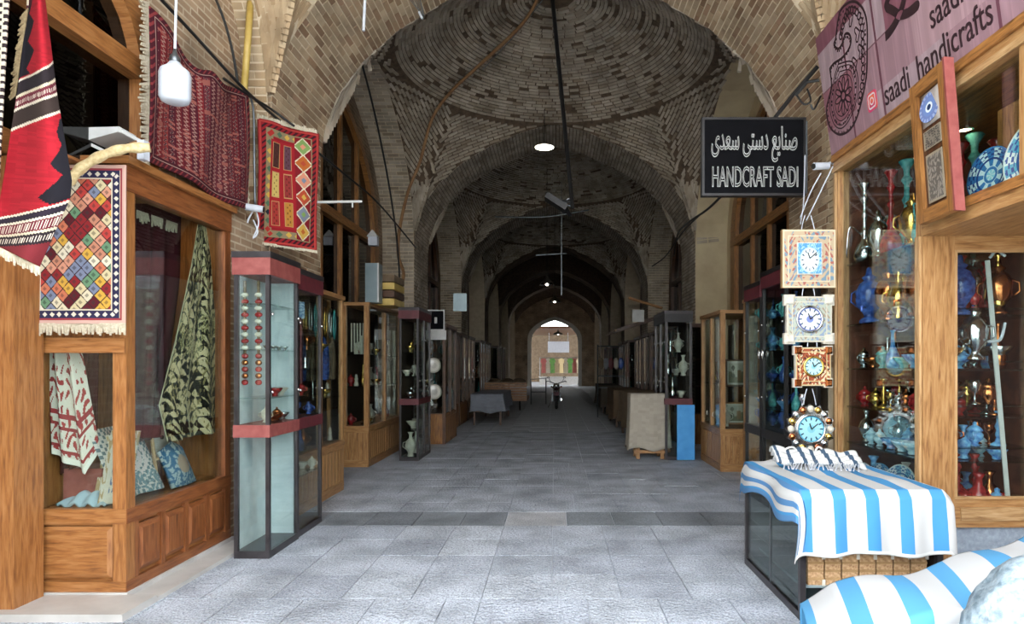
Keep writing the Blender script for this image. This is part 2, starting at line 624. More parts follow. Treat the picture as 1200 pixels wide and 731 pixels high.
def masonry(parent, frames, mat, nmax=300, name='brick', weight=None):
    """frames: (centre, half-length vector, half-height vector, half-depth vector pointing out of the surface)"""
    sc = []
    for i, (c, a, b, d) in enumerate(frames):
        w = visible_size(c, d.normalized(), 4 * a.length * b.length)
        if weight: w *= weight(c)
        sc.append((w, i))
    sc.sort(reverse=True)
    single = [i for w, i in sc[:nmax] if w > 0]
    rest = [i for w, i in sc[nmax:]] + [i for w, i in sc[:nmax] if w <= 0]
    me = brick_mesh(mat)
    for i in single:
        c, a, b, d = frames[i]
        o = bpy.data.objects.new(name, me)
        COL.objects.link(o)
        o.parent = parent
        o.matrix_local = Matrix(((a.x, b.x, d.x, c.x), (a.y, b.y, d.y, c.y), (a.z, b.z, d.z, c.z), (0, 0, 0, 1)))
    if rest:
        mb = MB()
        for i in rest:
            c, a, b, d = frames[i]
            vs = [c + a * x + b * y + d * z for z in (-1, 1) for y in (-1, 1) for x in (-1, 1)]
            mb.add(vs, [(0, 2, 3, 1), (4, 5, 7, 6), (0, 1, 5, 4), (2, 6, 7, 3), (0, 4, 6, 2), (1, 3, 7, 5)])
        me2 = bpy.data.meshes.new(name + 'work')
        me2.from_pydata([tuple(v) for v in mb.v], [], mb.f)
        me2.materials.append(M[mat])
        o = bpy.data.objects.new(name + 'work', me2)
        COL.objects.link(o)
        o.parent = parent
        o['kind'] = 'stuff'

# ================================================================== THE PLACE: a vaulted brick bazaar
HW = 2.93                     # half width between the piers
PER, TH = 6.85, 1.45          # spacing of the transverse arches, their thickness
Y1 = 6.65                     # near face of the first arch
NARCH = 6
AU = [0, .24, .478, .666, .82, .928, .985, 1.0]
AZ = [6.62, 6.43, 6.12, 5.78, 5.38, 4.95, 4.5, 4.1]


def zarch(u):
    return float(np.interp(abs(u), AU, AZ))


def arch_curve(n=26, z0=0.0):
    """points (u, z) from the left foot over the crown to the right foot, u in -1..1"""
    us = [math.sin(PI / 2 * k / n) for k in range(n + 1)]
    half = [(u, zarch(u)) for u in us] + [(1.0, z0)]
    return [(-u, z) for u, z in half[::-1]] + half[1:]


def structure(o):
    o['kind'] = 'structure'
    return o


def resample(pts, step):
    out = []
    acc = 0.0
    nxt = step / 2
    for a, b in zip(pts[:-1], pts[1:]):
        L = math.hypot(b[0] - a[0], b[1] - a[1])
        if L < 1e-9: continue
        while nxt <= acc + L:
            t = (nxt - acc) / L
            out.append((a[0] + (b[0] - a[0]) * t, a[1] + (b[1] - a[1]) * t, (b[0] - a[0]) / L, (b[1] - a[1]) / L))
            nxt += step
        acc += L
    return out


def make_arch(yn, n, brick=True, mats=('lime_mortar', 'arch_brick', 'brick_wall')):
    yf = yn + TH
    P = [(u * HW, z) for u, z in arch_curve()]
    mb = MB()
    mb.strip([(x, yn, z) for x, z in P], [(x, yf, z) for x, z in P])
    soff = mb.build('wall_arch', mats[0], None, kind='structure')
    # faces towards the camera and away from it, with the pier backs
    fb = MB()
    out = [((3.75 if x > 0 else -3.75) if abs(x) > HW - 1e-6 else x * 3.75 / HW, z if abs(x) > HW - 1e-6 else 8.2) for x, z in P]
    for y in (yn, yf):
        fb.strip([(x, y, z) for x, z in P], [(x, y, z) for x, z in out])
    fb.box(-4.2, -3.75, yn, yf, 0, 8.2).box(3.75, 4.2, yn, yf, 0, 8.2)
    fb.build('spandrel', mats[2], soff)
    if not brick: return soff
    fr = []
    row = 0
    for x, z, tx, tz in resample([p for p in P if True], 0.074):
        if z < (1.5 if n == 0 else 0.05): continue
        row += 1
        n_in = Vector((tz, 0, -tx))
        if n_in.dot(Vector((-x, 0, 3.5 - z))) < 0: n_in = -n_in
        t = Vector((tx, 0, tz))
        L = 0.225
        y = yn - (0.11 if row % 2 else 0.0)
        while y < yf - 0.02:
            a, b = max(y, yn), min(y + L, yf)
            y += L
            if b - a < 0.04: continue
            pr = 0.004 + random.random() * 0.006
            c = Vector((x, (a + b) / 2, z)) + n_in * (pr - 0.02)
            fr.append((c, Vector((0, (b - a) / 2 - 0.006, 0)), t * (0.028 + random.random() * 0.003), n_in * 0.02))
    # the near face of the pier and the ring of bricks round the arch
    for x, z, tx, tz in resample([p for p in P if p[1] > 4.0], 0.08):
        t = Vector((tx, 0, tz))
        o = Vector((tz, 0, -tx))
        if o.dot(Vector((-x, 0, 3.5 - z))) > 0: o = -o
        for k in range(2):
            c = Vector((x, yn - 0.008, z)) + o * (0.03 + 0.11 + k * 0.24)
            fr.append((c, o * 0.108, t * 0.031, Vector((0, -0.02, 0))))
    if n == 0:
        for sx in (-1, 1):
            z = 1.5
            r = 0
            while z < 5.4:
                x = HW + 0.02 - (0.11 if r % 2 else 0)
                while x < 3.75:
                    a, b = max(x, HW + 0.01), min(x + 0.22, 3.75)
                    x += 0.225
                    if b - a < 0.05: continue
                    if z > 4.0 and a < HW * float(np.interp(-z, [-q for q in AZ], AU)) + 0.55: continue
                    fr.append((Vector((sx * (a + b) / 2, yn - 0.008, z)), Vector(((b - a) / 2 - 0.005, 0, 0)), Vector((0, 0, 0.029)), Vector((0, -0.02 - random.random() * 0.004, 0))))
                z += 0.07
                r += 1
    masonry(soff, fr, mats[1], 300 if n < 2 else 0)
    return soff


# ---- vaults
def make_vault(ya, yb, idx, zc=7.72):
    yc, hb = (ya + yb) / 2, (yb - ya) / 2
    R, zR = min(hb, HW) - 0.06, 6.56

    def zf(x, y):
        r = math.hypot(x, y)
        if r <= R:
            return zc - (zc - zR) * (r / R) ** 2
        t = max(abs(x) / HW, abs(y) / hb)
        bx, by = x / t, y / t
        zb = zarch(bx / HW) if abs(y) / hb >= abs(x) / HW else zarch(by / hb)
        rb = math.hypot(bx, by)
        q = min(1.0, max(0.0, (r - R) / max(1e-6, rb - R)))
        return zR + (zb - zR) * q ** (1.25 if idx else 1.0)

    def nrm(x, y):
        e = 0.02
        dx = (zf(x + e, y) - zf(x - e, y)) / (2 * e)
        dy = (zf(x, y + e) - zf(x, y - e)) / (2 * e)
        return Vector((dx, dy, -1)).normalized()

    N = 160
    rings = []
    for k in list(np.linspace(0.03, 1, 14) * R) + [None] * 14:
        rings.append(k)
    mb = MB()
    grid = []
    nr = len(rings)
    for gi, k in enumerate(rings):
        row = []
        for i in range(N):
            a = 2 * PI * (i + 0.5) / N
            ca, sa = math.cos(a), math.sin(a)
            rb = 1 / max(abs(ca) / HW, abs(sa) / hb)
            if k is not None: r = k
            else:
                q = (gi - 13) / 14
                r = R + (rb - R) * q
            x, y = r * ca * 0.99999, r * sa * 0.99999
            row.append((x, yc + y, zf(x, y)))
        grid.append(row)
    for A, B in zip(grid[:-1], grid[1:]):
        mb.strip(A, B, True)
    mb.add(grid[0], [tuple(range(N))])
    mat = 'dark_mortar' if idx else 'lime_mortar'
    ob = mb.build('ceiling', mat, None, kind='structure', smooth=False)
    # roof slab above, so that no daylight leaks through
    MB().box(-4.2, 4.2, ya - 0.7, yb + 0.7, 8.1, 8.3).build('roof_slab', 'plaster', ob)
    if idx > 3: return ob
    fr = []
    # the dome: rings of bricks on edge
    r = 0.34
    row = 0
    while r < R - 0.03:
        per = 2 * PI * r
        nb = max(8, int(per / 0.2))
        off = random.random()
        for i in range(nb):
            a = 2 * PI * (i + off) / nb
            if idx == 0 and r < 1.0: pass
            x, y = r * math.cos(a), r * math.sin(a)
            nn = nrm(x, y)
            t = Vector((-math.sin(a), math.cos(a), 0))
            b = nn.cross(t).normalized()
            pr = random.random() * 0.014
            sk = random.random()
            if sk < 0.07: continue
            fr.append((Vector((x, yc + y, zf(x, y))) + nn * (pr - 0.005), t * (per / nb / 2 - 0.004 - 0.014 * random.random() ** 2), b * 0.0245, nn * 0.022))
        r += 0.066 / math.sqrt(1 + (2 * (zc - zR) * r / R / R) ** 2)
        row += 1
    ZSPLIT = 5.35
    ZC = lambda x, y: zf(min(max(x, 0.001), HW - 0.001), min(max(y, 0.001), hb - 0.001))
    # the corners: chevrons of bricks, their points on the diagonal
    for sx in (-1, 1):
        for sy in (-1, 1):
            dg = Vector((HW, hb, 0)).normalized()
            D = Vector((dg.x * R, dg.y * R, zR))
            F = Vector((HW, hb, 4.2))
            for which in (0, 1):
                A = Vector((0.55, hb, zarch(0.2))) if which == 0 else Vector((HW, 0.55, zarch(0.2)))
                pn = (A - F).cross(D - F).normalized()
                e1 = (A - (F * 0.45 + D * 0.55)).normalized()
                e2 = pn.cross(e1)
                c0 = (A + F + D) / 3
                i0, row = -1.9, 0
                while i0 < 1.9:
                    j0 = -2.2 + (0.11 if row % 2 else 0)
                    while j0 < 2.2:
                        p = c0 + e1 * j0 + e2 * i0
                        j0 += 0.228
                        lo, hi = None, None
                        prev = None
                        for k in range(25):
                            s_ = -1.2 + 2.4 * k / 24
                            q = p + pn * s_
                            g = q.z - ZC(q.x, q.y)
                            if prev is not None and prev[1] * g <= 0:
                                lo, hi = prev[0], s_; break
                            prev = (s_, g)
                        if lo is None: continue
                        gl = (p + pn * lo).z - ZC((p + pn * lo).x, (p + pn * lo).y)
                        for _ in range(12):
                            mid = (lo + hi) / 2
                            q = p + pn * mid
                            g = q.z - ZC(q.x, q.y)
                            if g * gl > 0: lo = mid
                            else: hi = mid
                        q = p + pn * lo
                        if not (0.01 < q.x < HW - 0.01 and 0.01 < q.y < hb - 0.01): continue
                        if math.hypot(q.x, q.y) < R + 0.03: continue
                        if q.z < ZSPLIT: continue
                        if (q.y / hb >= q.x / HW) != (which == 0): continue
                        nn = nrm(q.x, q.y)
                        t = (e1 - nn * e1.dot(nn)).normalized()
                        bb = nn.cross(t).normalized()
                        mir = Vector((sx, sy, 1))
                        mv = lambda w: Vector((w.x * sx, w.y * sy, w.z))
                        c = mv(q + nn * (random.random() * 0.010 - 0.004))
                        fr.append((Vector((c.x, c.y + yc, c.z)), mv(t) * 0.105, mv(bb) * 0.0235, mv(nn) * 0.02))
                    i0 += 0.066
                    row += 1
    # the feet of the corners: level courses
    def SP(th, q):
        ca, sa = math.cos(th), math.sin(th)
        rb = 1 / max(abs(ca) / HW, abs(sa) / hb)
        r = R + (rb - R) * q
        return Vector((r * ca, r * sa, zf(r * ca * 0.99999, r * sa * 0.99999)))
    thd = math.atan2(hb, HW)
    q = 0.2
    row = 0
    while q < 0.985:
        P0, P1 = SP(thd, q), SP(thd, min(1, q + 0.02))
        dq = 0.068 / max(0.5, (P1 - P0).length / 0.02)
        for half in (-1, 1):
            th = thd + half * 0.004
            prev = SP(th, q)
            acc = 0.0
            want = 0.11 if row % 2 else 0.21
            start = prev
            for _ in range(400):
                th += half * 0.003
                if not (0.06 < th < PI / 2 - 0.06): break
                cur_ = SP(th, q)
                acc += (cur_ - prev).length
                prev = cur_
                if acc >= want:
                    t = (cur_ - start)
                    qv = SP(th - half * 0.01, min(0.999, q + 0.01)) - SP(th - half * 0.01, q - 0.01)
                    sp_ = qv.length / 0.02 * dq
                    if t.length > 0.03 and sp_ > 0.03 and cur_.z < ZSPLIT + 0.02:
                        nn = t.cross(qv).normalized()
                        c = (cur_ + start) / 2
                        if nn.dot(Vector((-c.x, -c.y, 3.0 - c.z))) < 0: nn = -nn
                        tt = t.normalized()
                        bb = nn.cross(tt).normalized()
                        for sx in (-1, 1):
                            for sy in (-1, 1):
                                mv = lambda w: Vector((w.x * sx, w.y * sy, w.z))
                                cc = mv(c + nn * random.random() * 0.006)
                                fr.append((Vector((cc.x, cc.y + yc, cc.z)), mv(tt) * (t.length / 2 - 0.005), mv(bb) * min(0.027, sp_ / 2 - 0.004), mv(nn) * 0.016))
                    acc = 0.0; want = 0.215; start = cur_
        q += dq
        row += 1
    masonry(ob, fr, 'vault_brick' if idx else 'wall_brick', 300 if idx < 2 else 0)
    return ob


def side_arch(ya, yb, side, idx, xb=3.6, brick=True):
    """the shallow wall arch on one side of a bay: brick soffit"""
    yc, hb = (ya + yb) / 2, (yb - ya) / 2
    P = [(yc + u * (hb - 0.014), z) for u, z in arch_curve()]
    mb = MB().strip([(side * HW, y, z) for y, z in P], [(side * xb, y, z) for y, z in P])
    nm = 'wall_left' if side < 0 else 'wall_right'
    o = mb.build(nm, 'plaster' if (side > 0 and idx == 1) else 'lime_mortar', None, kind='structure')
    if brick and not (side > 0 and idx == 1):
        fr = []
        row = 0
        for y, z, ty, tz in resample(P, 0.078):
            row += 1
            if z < 2.4: continue
            nn = Vector((0, tz, -ty))
            if nn.dot(Vector((0, yc - y, 3.5 - z))) < 0: nn = -nn
            t = Vector((0, ty, tz))
            x = HW - (0.11 if row % 2 else 0)
            while x < xb:
                a, b = max(x, HW), min(x + 0.225, xb)
                x += 0.225
                if b - a < 0.05: continue
                fr.append((Vector((side * (a + b) / 2, y, z)) + nn * (random.random() * 0.006 - 0.014), Vector(((b - a) / 2 - 0.006, 0, 0)), t * 0.030, nn * 0.02))
        masonry(o, fr, 'vault_brick' if idx else 'wall_brick', 150 if idx == 1 else (60 if idx == 0 else 0))
    return o


def timber_front(ya, yb, side, xb, hwin, zs, zt, mats, label, yc=None, lower=2.4, mulls=(-0.42, 0.0, 0.42)):
    """arched timber shop window filling the wall arch above the shops"""
    yc = yc if yc is not None else (ya + yb) / 2
    hb = (yb - ya) / 2
    n = 20
    inner = []
    for k in range(-n, n + 1):
        u = math.sin(PI / 2 * k / n)
        inner.append((yc + u * hwin, zs + (zt - zs) * (zarch(u) - 4.1) / 2.52))
    inner = [(inner[0][0], lower)] + inner + [(inner[-1][0], lower)]
    mid = (ya + yb) / 2
    outer = []
    for k in range(-n, n + 1):
        u = math.sin(PI / 2 * k / n)
        outer.append((mid + u * hb, zarch(u)))
    outer = [(ya, lower)] + outer + [(yb, lower)]
    nm = 'wall_left' if side < 0 else 'wall_right'
    X = side * xb
    w = MB().strip([(X, y, z) for y, z in inner], [(X, y, z) for y, z in outer])
    w.strip([(X, y, z) for y, z in inner], [(X + side * 0.1, y, z) for y, z in inner])
    w.build(nm, mats[0], None, kind='structure')
    t = thing('arched_window', label, 'window', (X, yc, lower))
    # curved timber band
    band = [(y + (yc - y) * 0.13 * 1.0, z - 0.13 * max(0, (z - zs)) / max(0.1, zt - zs)) for y, z in inner]
    b = MB()
    for xx in (X - side * 0.06, X + side * 0.06):
        b.strip([(xx, y, z) for y, z in inner], [(xx, y, z) for y, z in band])
    b.strip([(X - side * 0.06, y, z) for y, z in band], [(X + side * 0.06, y, z) for y, z in band])
    b.strip([(X - side * 0.06, y, z) for y, z in inner], [(X + side * 0.06, y, z) for y, z in inner])
    b.build('arched_frame', mats[1], t, grain=True)

    def ztop(y):
        u = min(1, abs(y - yc) / hwin)
        return zs + (zt - zs) * (zarch(u) - 4.1) / 2.52 - 0.12
    for k in mulls:
        y = yc + k * hwin
        box('mullion', mats[1], t, X - 0.035, X + 0.035, y - 0.04, y + 0.04, lower, ztop(y), True)
    for z in (zs, ):
        box('transom', mats[1], t, X - 0.075, X + 0.075, yc - hwin * 0.98, yc + hwin * 0.98, z - 0.07, z + 0.07, True)
    g = MB()
    xg = X + side * 0.03
    ys = [yc - hwin * 0.97, yc - 0.42 * hwin, yc, yc + 0.42 * hwin, yc + hwin * 0.97]
    for y0, y1 in zip(ys[:-1], ys[1:]):
        pg = [(y0, lower), (y1, lower)] + [(y1 + (y0 - y1) * i / 6, ztop(y1 + (y0 - y1) * i / 6)) for i in range(7)]
        MB().prism(pg, 'x', xg - 0.004, xg + 0.004).build('glass_pane', 'dark_glass', t)
    return t


# ---- ground
FJ = []
floor = MB().box(-9, 9, -22, 75, -0.3, -0.012).build('floor', 'floor_mortar', None, kind='structure')
rows = [6.43, 7.03]
ys = [6.43]
while ys[0] > 2.2: ys.insert(0, ys[0] - 0.5)
ys += [7.03]
while ys[-1] < 15.5: ys.append(ys[-1] + 0.5)
xs = [-0.5 + 0.48 * k for k in range(-7, 9)]
frames = {'paver_stone': [], 'dark_paver': [], 'pale_paver': []}
for a, b in zip(ys[:-1], ys[1:]):
    special = abs(a - 6.43) < 1e-6
    if special:
        cuts = [-2.86, -2.38, -1.9, -1.42, -0.94, -0.5, 0.12, 0.6, 1.08, 1.56, 2.04, 2.52, 3.0]
    else:
        off = 0.0 if abs(a - 6.43) > 9 else random.choice((0, 0, 0, 0, 0.24))
        cuts = [x + (off if abs(x + 0.5) > 0.05 else 0) for x in xs]
        cuts = sorted(cuts)
    for x0, x1 in zip(cuts[:-1], cuts[1:]):
        if x1 < -3.5 or x0 > 3.3: continue
        px0 = VX + FPX * x0 / max(b, 0.5); px1 = VX + FPX * x1 / max(b, 0.5)
        k = 'paver_stone'
        if special:
            k = 'pale_paver' if abs(x0 + 0.5) < 1e-6 else 'dark_paver'
        j = random.random() * 0.004
        g = 0.005 if k != 'paver_stone' else 0.0035
        frames[k].append((Vector(((x0 + x1) / 2, (a + b) / 2, -0.03 + j)), Vector(((x1 - x0) / 2 - g, 0, 0)), Vector((0, (b - a) / 2 - g, 0)), Vector((0, 0, 0.03))))
for k, f in frames.items():
    masonry(floor, f, k, 280, 'paver')
far = MB()
y = ys[-1]
while y < 60:
    x = -3.5
    while x < 3.4:
        far.box(x + 0.008, x + 0.472, y + 0.01, y + 0.49, -0.05, random.random() * 0.004)
        x += 0.48
    y += 0.5
far.build('paving', 'floor_far', floor, kind='stuff')
far = MB()
y = 2.2
while y > -14:
    y -= 0.5
    x = -6.5
    while x < 6.5:
        far.box(x + 0.008, x + 0.472, y + 0.01, y + 0.49, -0.05, random.random() * 0.004)
        x += 0.48
far.build('paving', 'plaza_stone', floor, kind='stuff')
far = MB()
for xa, xb2 in ((-9, -3.5), (3.34, 9)):
    far.box(xa, xb2, 2.2, 60, -0.05, -0.004)
far.build('paving', 'floor_far', floor, kind='stuff')

# ---- arches and bays
for n in range(NARCH):
    yn = Y1 + PER * n
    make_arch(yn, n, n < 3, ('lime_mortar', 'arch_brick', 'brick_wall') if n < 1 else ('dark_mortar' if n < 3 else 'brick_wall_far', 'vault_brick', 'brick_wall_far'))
for k in range(NARCH + 1):
    ya, yb = Y1 - (PER - TH) + PER * k, Y1 + PER * k
    make_vault(ya, yb, k)
    for side in (-1, 1):
        side_arch(ya, yb, side, k, 3.6, k < 3)
        if k >= 1:
            nm = 'wall_left' if side < 0 else 'wall_right'
            # plain shop back wall low down, timber window above
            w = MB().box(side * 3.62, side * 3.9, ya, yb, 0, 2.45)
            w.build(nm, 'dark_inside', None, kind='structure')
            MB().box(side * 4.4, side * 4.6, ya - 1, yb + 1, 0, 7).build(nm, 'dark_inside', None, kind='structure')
            if k <= 3:
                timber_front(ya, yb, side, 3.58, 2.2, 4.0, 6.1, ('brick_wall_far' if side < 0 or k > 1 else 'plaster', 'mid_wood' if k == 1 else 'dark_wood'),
                             'brown timber arched window above the shops on the %s side of the %s bay' % ('left' if side < 0 else 'right', ('', 'first', 'second', 'third')[k]))
            else:
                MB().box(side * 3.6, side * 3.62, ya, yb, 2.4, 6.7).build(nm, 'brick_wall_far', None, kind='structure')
# opening bay: shop walls left and right
ya, yb = Y1 - (PER - TH), Y1
timber_front(ya, yb, -1, 3.15, 1.75, 3.8, 4.9, ('brick_wall', 'orange_wood'), 'orange timber arched window with dark panes above the carpet shop', yc=3.32, lower=2.96, mulls=())
MB().box(-3.75, -3.56, 1.0, 6.65, 0, 2.95).box(-3.56, -2.93, 5.82, 6.65, 0, 2.95).box(-3.75, -3.15, ya - 0.2, 2.0, 0, 2.96).build('wall_left', 'brick_wall', None, kind='structure')
MB().box(-3.75, -3.15, 3.3, 6.65, 2.94, 2.96).build('wall_left', 'orange_wood', None, kind='structure')
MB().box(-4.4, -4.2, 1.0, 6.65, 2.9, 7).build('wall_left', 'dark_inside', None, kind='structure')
# right: brick above the shop and the brick pier beside it
wr = MB().box(2.8, 3.75, 6.03, 6.64, 0, 4.5).build('wall_right', 'lime_mortar', None, kind='structure')
fr = []
z = 1.6
r = 0
while z < 4.45:
    y = 6.03 - (0.11 if r % 2 else 0)
    while y < 6.64:
        a, b = max(y, 6.03), min(y + 0.22, 6.64)
        y += 0.225
        if b - a > 0.05:
            fr.append((Vector((2.8, (a + b) / 2, z)), Vector((0, (b - a) / 2 - 0.005, 0)), Vector((0, 0, 0.029)), Vector((-0.015 - random.random() * 0.006, 0, 0))))
    x = 2.8 - (0.11 if r % 2 == 0 else 0)
    z += 0.07
    r += 1
masonry(wr, fr, 'wall_brick', 200)
P = [(3.95 + u * 2.7, z) for u, z in arch_curve(26, 3.4)]
w = MB()
w.strip([(2.95, y, z) for y, z in P], [(2.95, y, 3.4) for y, z in P])
w.build('wall_right', 'brick_wall', None, kind='structure')
MB().box(3.72, 3.9, 1.2, 6.65, 0, 3.5).box(2.95, 3.9, 1.1, 1.3, 0, 4.2).build('wall_right', 'inside_red', None, kind='structure')

# ---- far end wall with its open arch, and the sunny yard beyond
ye = Y1 + PER * NARCH
P = [(u * 1.75, (z - 4.1) * 0.62 + 3.3 if z >= 4.1 else 0.0) for u, z in arch_curve()]
out = [((4.0 if x > 0 else -4.0) if abs(x) > 1.74 else x * 4.0 / 1.75, z if abs(x) > 1.74 else 8.2) for x, z in P]
e = MB()
for y in (ye, ye + 0.5):
    e.strip([(x, y, z) for x, z in P], [(x, y, z) for x, z in out])
e.strip([(x, ye, z) for x, z in P], [(x, ye + 0.5, z) for x, z in P])
e.build('wall_end', 'brick_wall', None, kind='structure')
e = MB().strip([(x * 0.98, ye - 0.08, z * 0.995) for x, z in P], [(x * 1.14, ye - 0.08, z * 1.05) for x, z in P])
e.strip([(x * 0.98, ye - 0.08, z * 0.995) for x, z in P], [(x * 0.98, ye, z * 0.995) for x, z in P])
e.build('trim_1', 'cream_ceramic', None, kind='structure')
MB().box(-9, 9, 66, 66.6, 0, 5).build('wall_yard', 'hill_tan', None, kind='structure')
# the square behind the viewer, which the shop panes mirror: a pale wall with barred openings
sq = MB().box(-14, 14, -15.6, -15, 0, 4.6).build('wall_square', 'pale_render', None, kind='structure')
for k, xx in enumerate((-9.5, -6.0, -2.6, 2.2, 5.6, 9.0)):
    wn = MB().box(xx - 0.9, xx + 0.9, -15.0, -14.96, 0.5, 3.4).build('window_%d' % (k + 1), 'dark_glass', None, kind='structure')
    b = MB()
    for i in range(7):
        b.box(xx - 0.9 + i * 0.3 - 0.025, xx - 0.9 + i * 0.3 + 0.025, -14.9, -14.86, 0.5, 3.4)
    for zz in (0.5, 1.2, 1.9, 2.6, 3.36):
        b.box(xx - 0.92, xx + 0.92, -14.9, -14.86, zz, zz + 0.05)
    b.build('window_bars', 'white_paint', wn)

# ================================================================== goods for the shelves
def WX(px, py, X):
    """point on the upright plane x = X (a shop front along the passage)"""
    Yp = X * FPX / (px - VX)
    return X + 0 * Yp, Yp, CH - Yp * (py - VY) / FPX


def rug_fringe(name, A, B, L, mat, parent, n=40, r=0.0035, dirv=(0, 0, -1)):
    """knotted threads hanging from the edge A-B"""
    A = Vector(A); B = Vector(B); d = Vector(dirv)
    mb = MB()
    for i in range(n):
        p = A.lerp(B, (i + 0.5) / n)
        j = Vector((random.uniform(-1, 1), random.uniform(-1, 1), random.uniform(-1, 1))) * 0.12 * L
        w = (B - A).normalized() * (B - A).length / n * 0.62
        q = p + d * L * random.uniform(0.8, 1.1) + j
        nn = w.cross(d).normalized() * r
        mb.add([p - w + nn, p + w + nn, q + w * 0.6 + nn, q - w * 0.6 + nn, p - w - nn, p + w - nn, q + w * 0.6 - nn, q - w * 0.6 - nn],
               [(0, 1, 2, 3), (7, 6, 5, 4), (0, 4, 5, 1), (1, 5, 6, 2), (2, 6, 7, 3), (3, 7, 4, 0)])
    return mb.build(name, mat, parent)


VESSEL = {
    'vase': [(.0, 0), (.035, 0), (.04, .01), (.028, .03), (.055, .08), (.065, .12), (.05, .17), (.02, .2), (.018, .24), (.035, .27), (.03, .27), (.012, .24)],
    'bottle': [(.0, 0), (.04, 0), (.05, .03), (.05, .08), (.03, .13), (.014, .17), (.012, .26), (.02, .28), (.012, .28)],
    'bowl': [(.0, 0), (.03, 0), (.034, .012), (.03, .022), (.06, .05), (.085, .085), (.08, .088), (.055, .055), (.0, .03)],
    'candlestick': [(.0, 0), (.05, 0), (.05, .012), (.02, .03), (.012, .06), (.02, .08), (.012, .11), (.022, .14), (.01, .17), (.014, .22), (.03, .235), (.03, .25), (.012, .25)],
    'hookah': [(.0, 0), (.07, 0), (.085, .05), (.07, .12), (.03, .17), (.022, .2), (.035, .23), (.02, .26), (.016, .34), (.03, .37), (.016, .4), (.016, .47), (.035, .5), (.018, .53), (.02, .57), (.05, .62), (.045, .63), (.0, .6)],
    'goblet': [(.0, 0), (.035, 0), (.035, .006), (.008, .02), (.008, .07), (.03, .09), (.038, .13), (.034, .16), (.03, .16), (.03, .12), (.0, .095)],
    'samovar': [(.0, 0), (.06, 0), (.06, .02), (.03, .04), (.035, .06), (.08, .12), (.085, .2), (.06, .26), (.03, .28), (.045, .3), (.02, .32), (.015, .36), (.0, .37)],
    'sugar_bowl': [(.0, 0), (.035, 0), (.02, .02), (.05, .05), (.055, .08), (.04, .1), (.055, .105), (.035, .13), (.012, .145), (.014, .16), (.0, .17)],
    'figurine': [(.0, 0), (.03, 0), (.034, .02), (.026, .05), (.02, .08), (.028, .1), (.016, .12), (.02, .14), (.012, .165), (.0, .17)],
}
GOODM = {}


def vessel_mesh(kind, mat, red=None):
    key = (kind, mat)
    if key in GOODM: return GOODM[key]
    mb = MB().lathe(VESSEL[kind], n=14)
    H = max(h for r, h in VESSEL[kind])
    if kind in ('sugar_bowl', 'samovar', 'vase'):         # a pair of handles
        rr = max(r for r, h in VESSEL[kind])
        for s in (-1, 1):
            mb.tube([(s * rr * 0.85, 0, H * .3), (s * rr * 1.35, 0, H * .4), (s * rr * 1.3, 0, H * .55), (s * rr * 0.7, 0, H * .62)], 0.006, 6)
    if kind == 'samovar':
        mb.tube([(0, -.07, .1), (0, -.13, .1), (0, -.13, .07)], 0.008, 6)
    if kind == 'hookah':
        mb.tube(spline([(0.03, 0, .22), (.12, 0, .28), (.13, -.03, .12), (.1, -.08, .05)], 5), 0.006, 6)
    o = mb.build(kind, mat, None, smooth=True)
    me = o.data
    me.transform(Matrix.Translation(o.location))
    bpy.data.objects.remove(o)
    GOODM[key] = me
    return me


KINDN = {'vase': 'two-handled vase', 'bottle': 'long-necked bottle', 'bowl': 'footed bowl', 'candlestick': 'candlestick', 'hookah': 'tall hookah', 'goblet': 'stemmed goblet', 'samovar': 'samovar', 'sugar_bowl': 'lidded sugar bowl', 'figurine': 'small figurine'}
MATN = {'gold': 'gilt', 'copper': 'copper', 'silver': 'silvered', 'red_glaze': 'ruby red', 'blue_glaze': 'blue enamelled', 'pale_blue_glaze': 'pale blue enamelled', 'navy_glaze': 'dark blue enamelled', 'teal_glaze': 'turquoise', 'cream_ceramic': 'cream ceramic', 'chrome': 'polished chrome'}


def vessel(kind, mat, loc, s, where, group, rz=0.0):
    o = bpy.data.objects.new(kind, vessel_mesh(kind, mat))
    COL.objects.link(o)
    o.location = loc
    o.scale = (s, s, s)
    o.rotation_euler = (0, 0, rz)
    return tag(o, '%s %s %s' % (MATN[mat], KINDN[kind], where), KINDN[kind].split()[-1], group)


def disc_paint(name, c, nrm, R, col, mat='glazed', parent=None, bulge=0.0, thick=0.006):
    """painted disc: col(radius 0..1, angle) ; nrm = facing direction"""
    n = Vector(nrm).normalized()
    u = Vector((0, 0, 1)).cross(n)
    u = u.normalized() if u.length > 0.01 else Vector((1, 0, 0))
    w = n.cross(u).normalized()
    def pos(a, r):
        r = 0.004 + r * 0.996
        th = a * 2 * PI
        d = bulge * (r ** 2)
        return tuple(c[k] + (u[k] * np.cos(th) + w[k] * np.sin(th)) * r * R + n[k] * d for k in range(3))
    return sheet(name, pos, lambda a, r: col(r, a * 2 * PI), 96, 40, mat, parent, thick)


def mixc(mask, a, b):
    return np.where(mask[..., None], np.array(lin(b)), np.array(lin(a)) if isinstance(a, str) else a)


def plate_pattern(bgs, seed=0):
    def col(r, a):
        out = np.zeros(r.shape + (3,)) + np.array(lin(bgs[0]))
        out = mixc((r > .32) & (np.cos(a * 8 + seed) > 0.2), out, bgs[1])
        out = mixc((r > .55) & (r < .62), out, bgs[2])
        out = mixc((r > .68) & (np.sin(a * 16) * np.sin(r * 40) > 0.1), out, bgs[2])
        out = mixc(r < .3, out, bgs[1])
        out = mixc(r < .2, out, bgs[3])
        out = mixc((r < .2) & (np.cos(a * 6) > 0.3), out, bgs[0])
        out = mixc(r > .94, out, bgs[1])
        return out
    return col


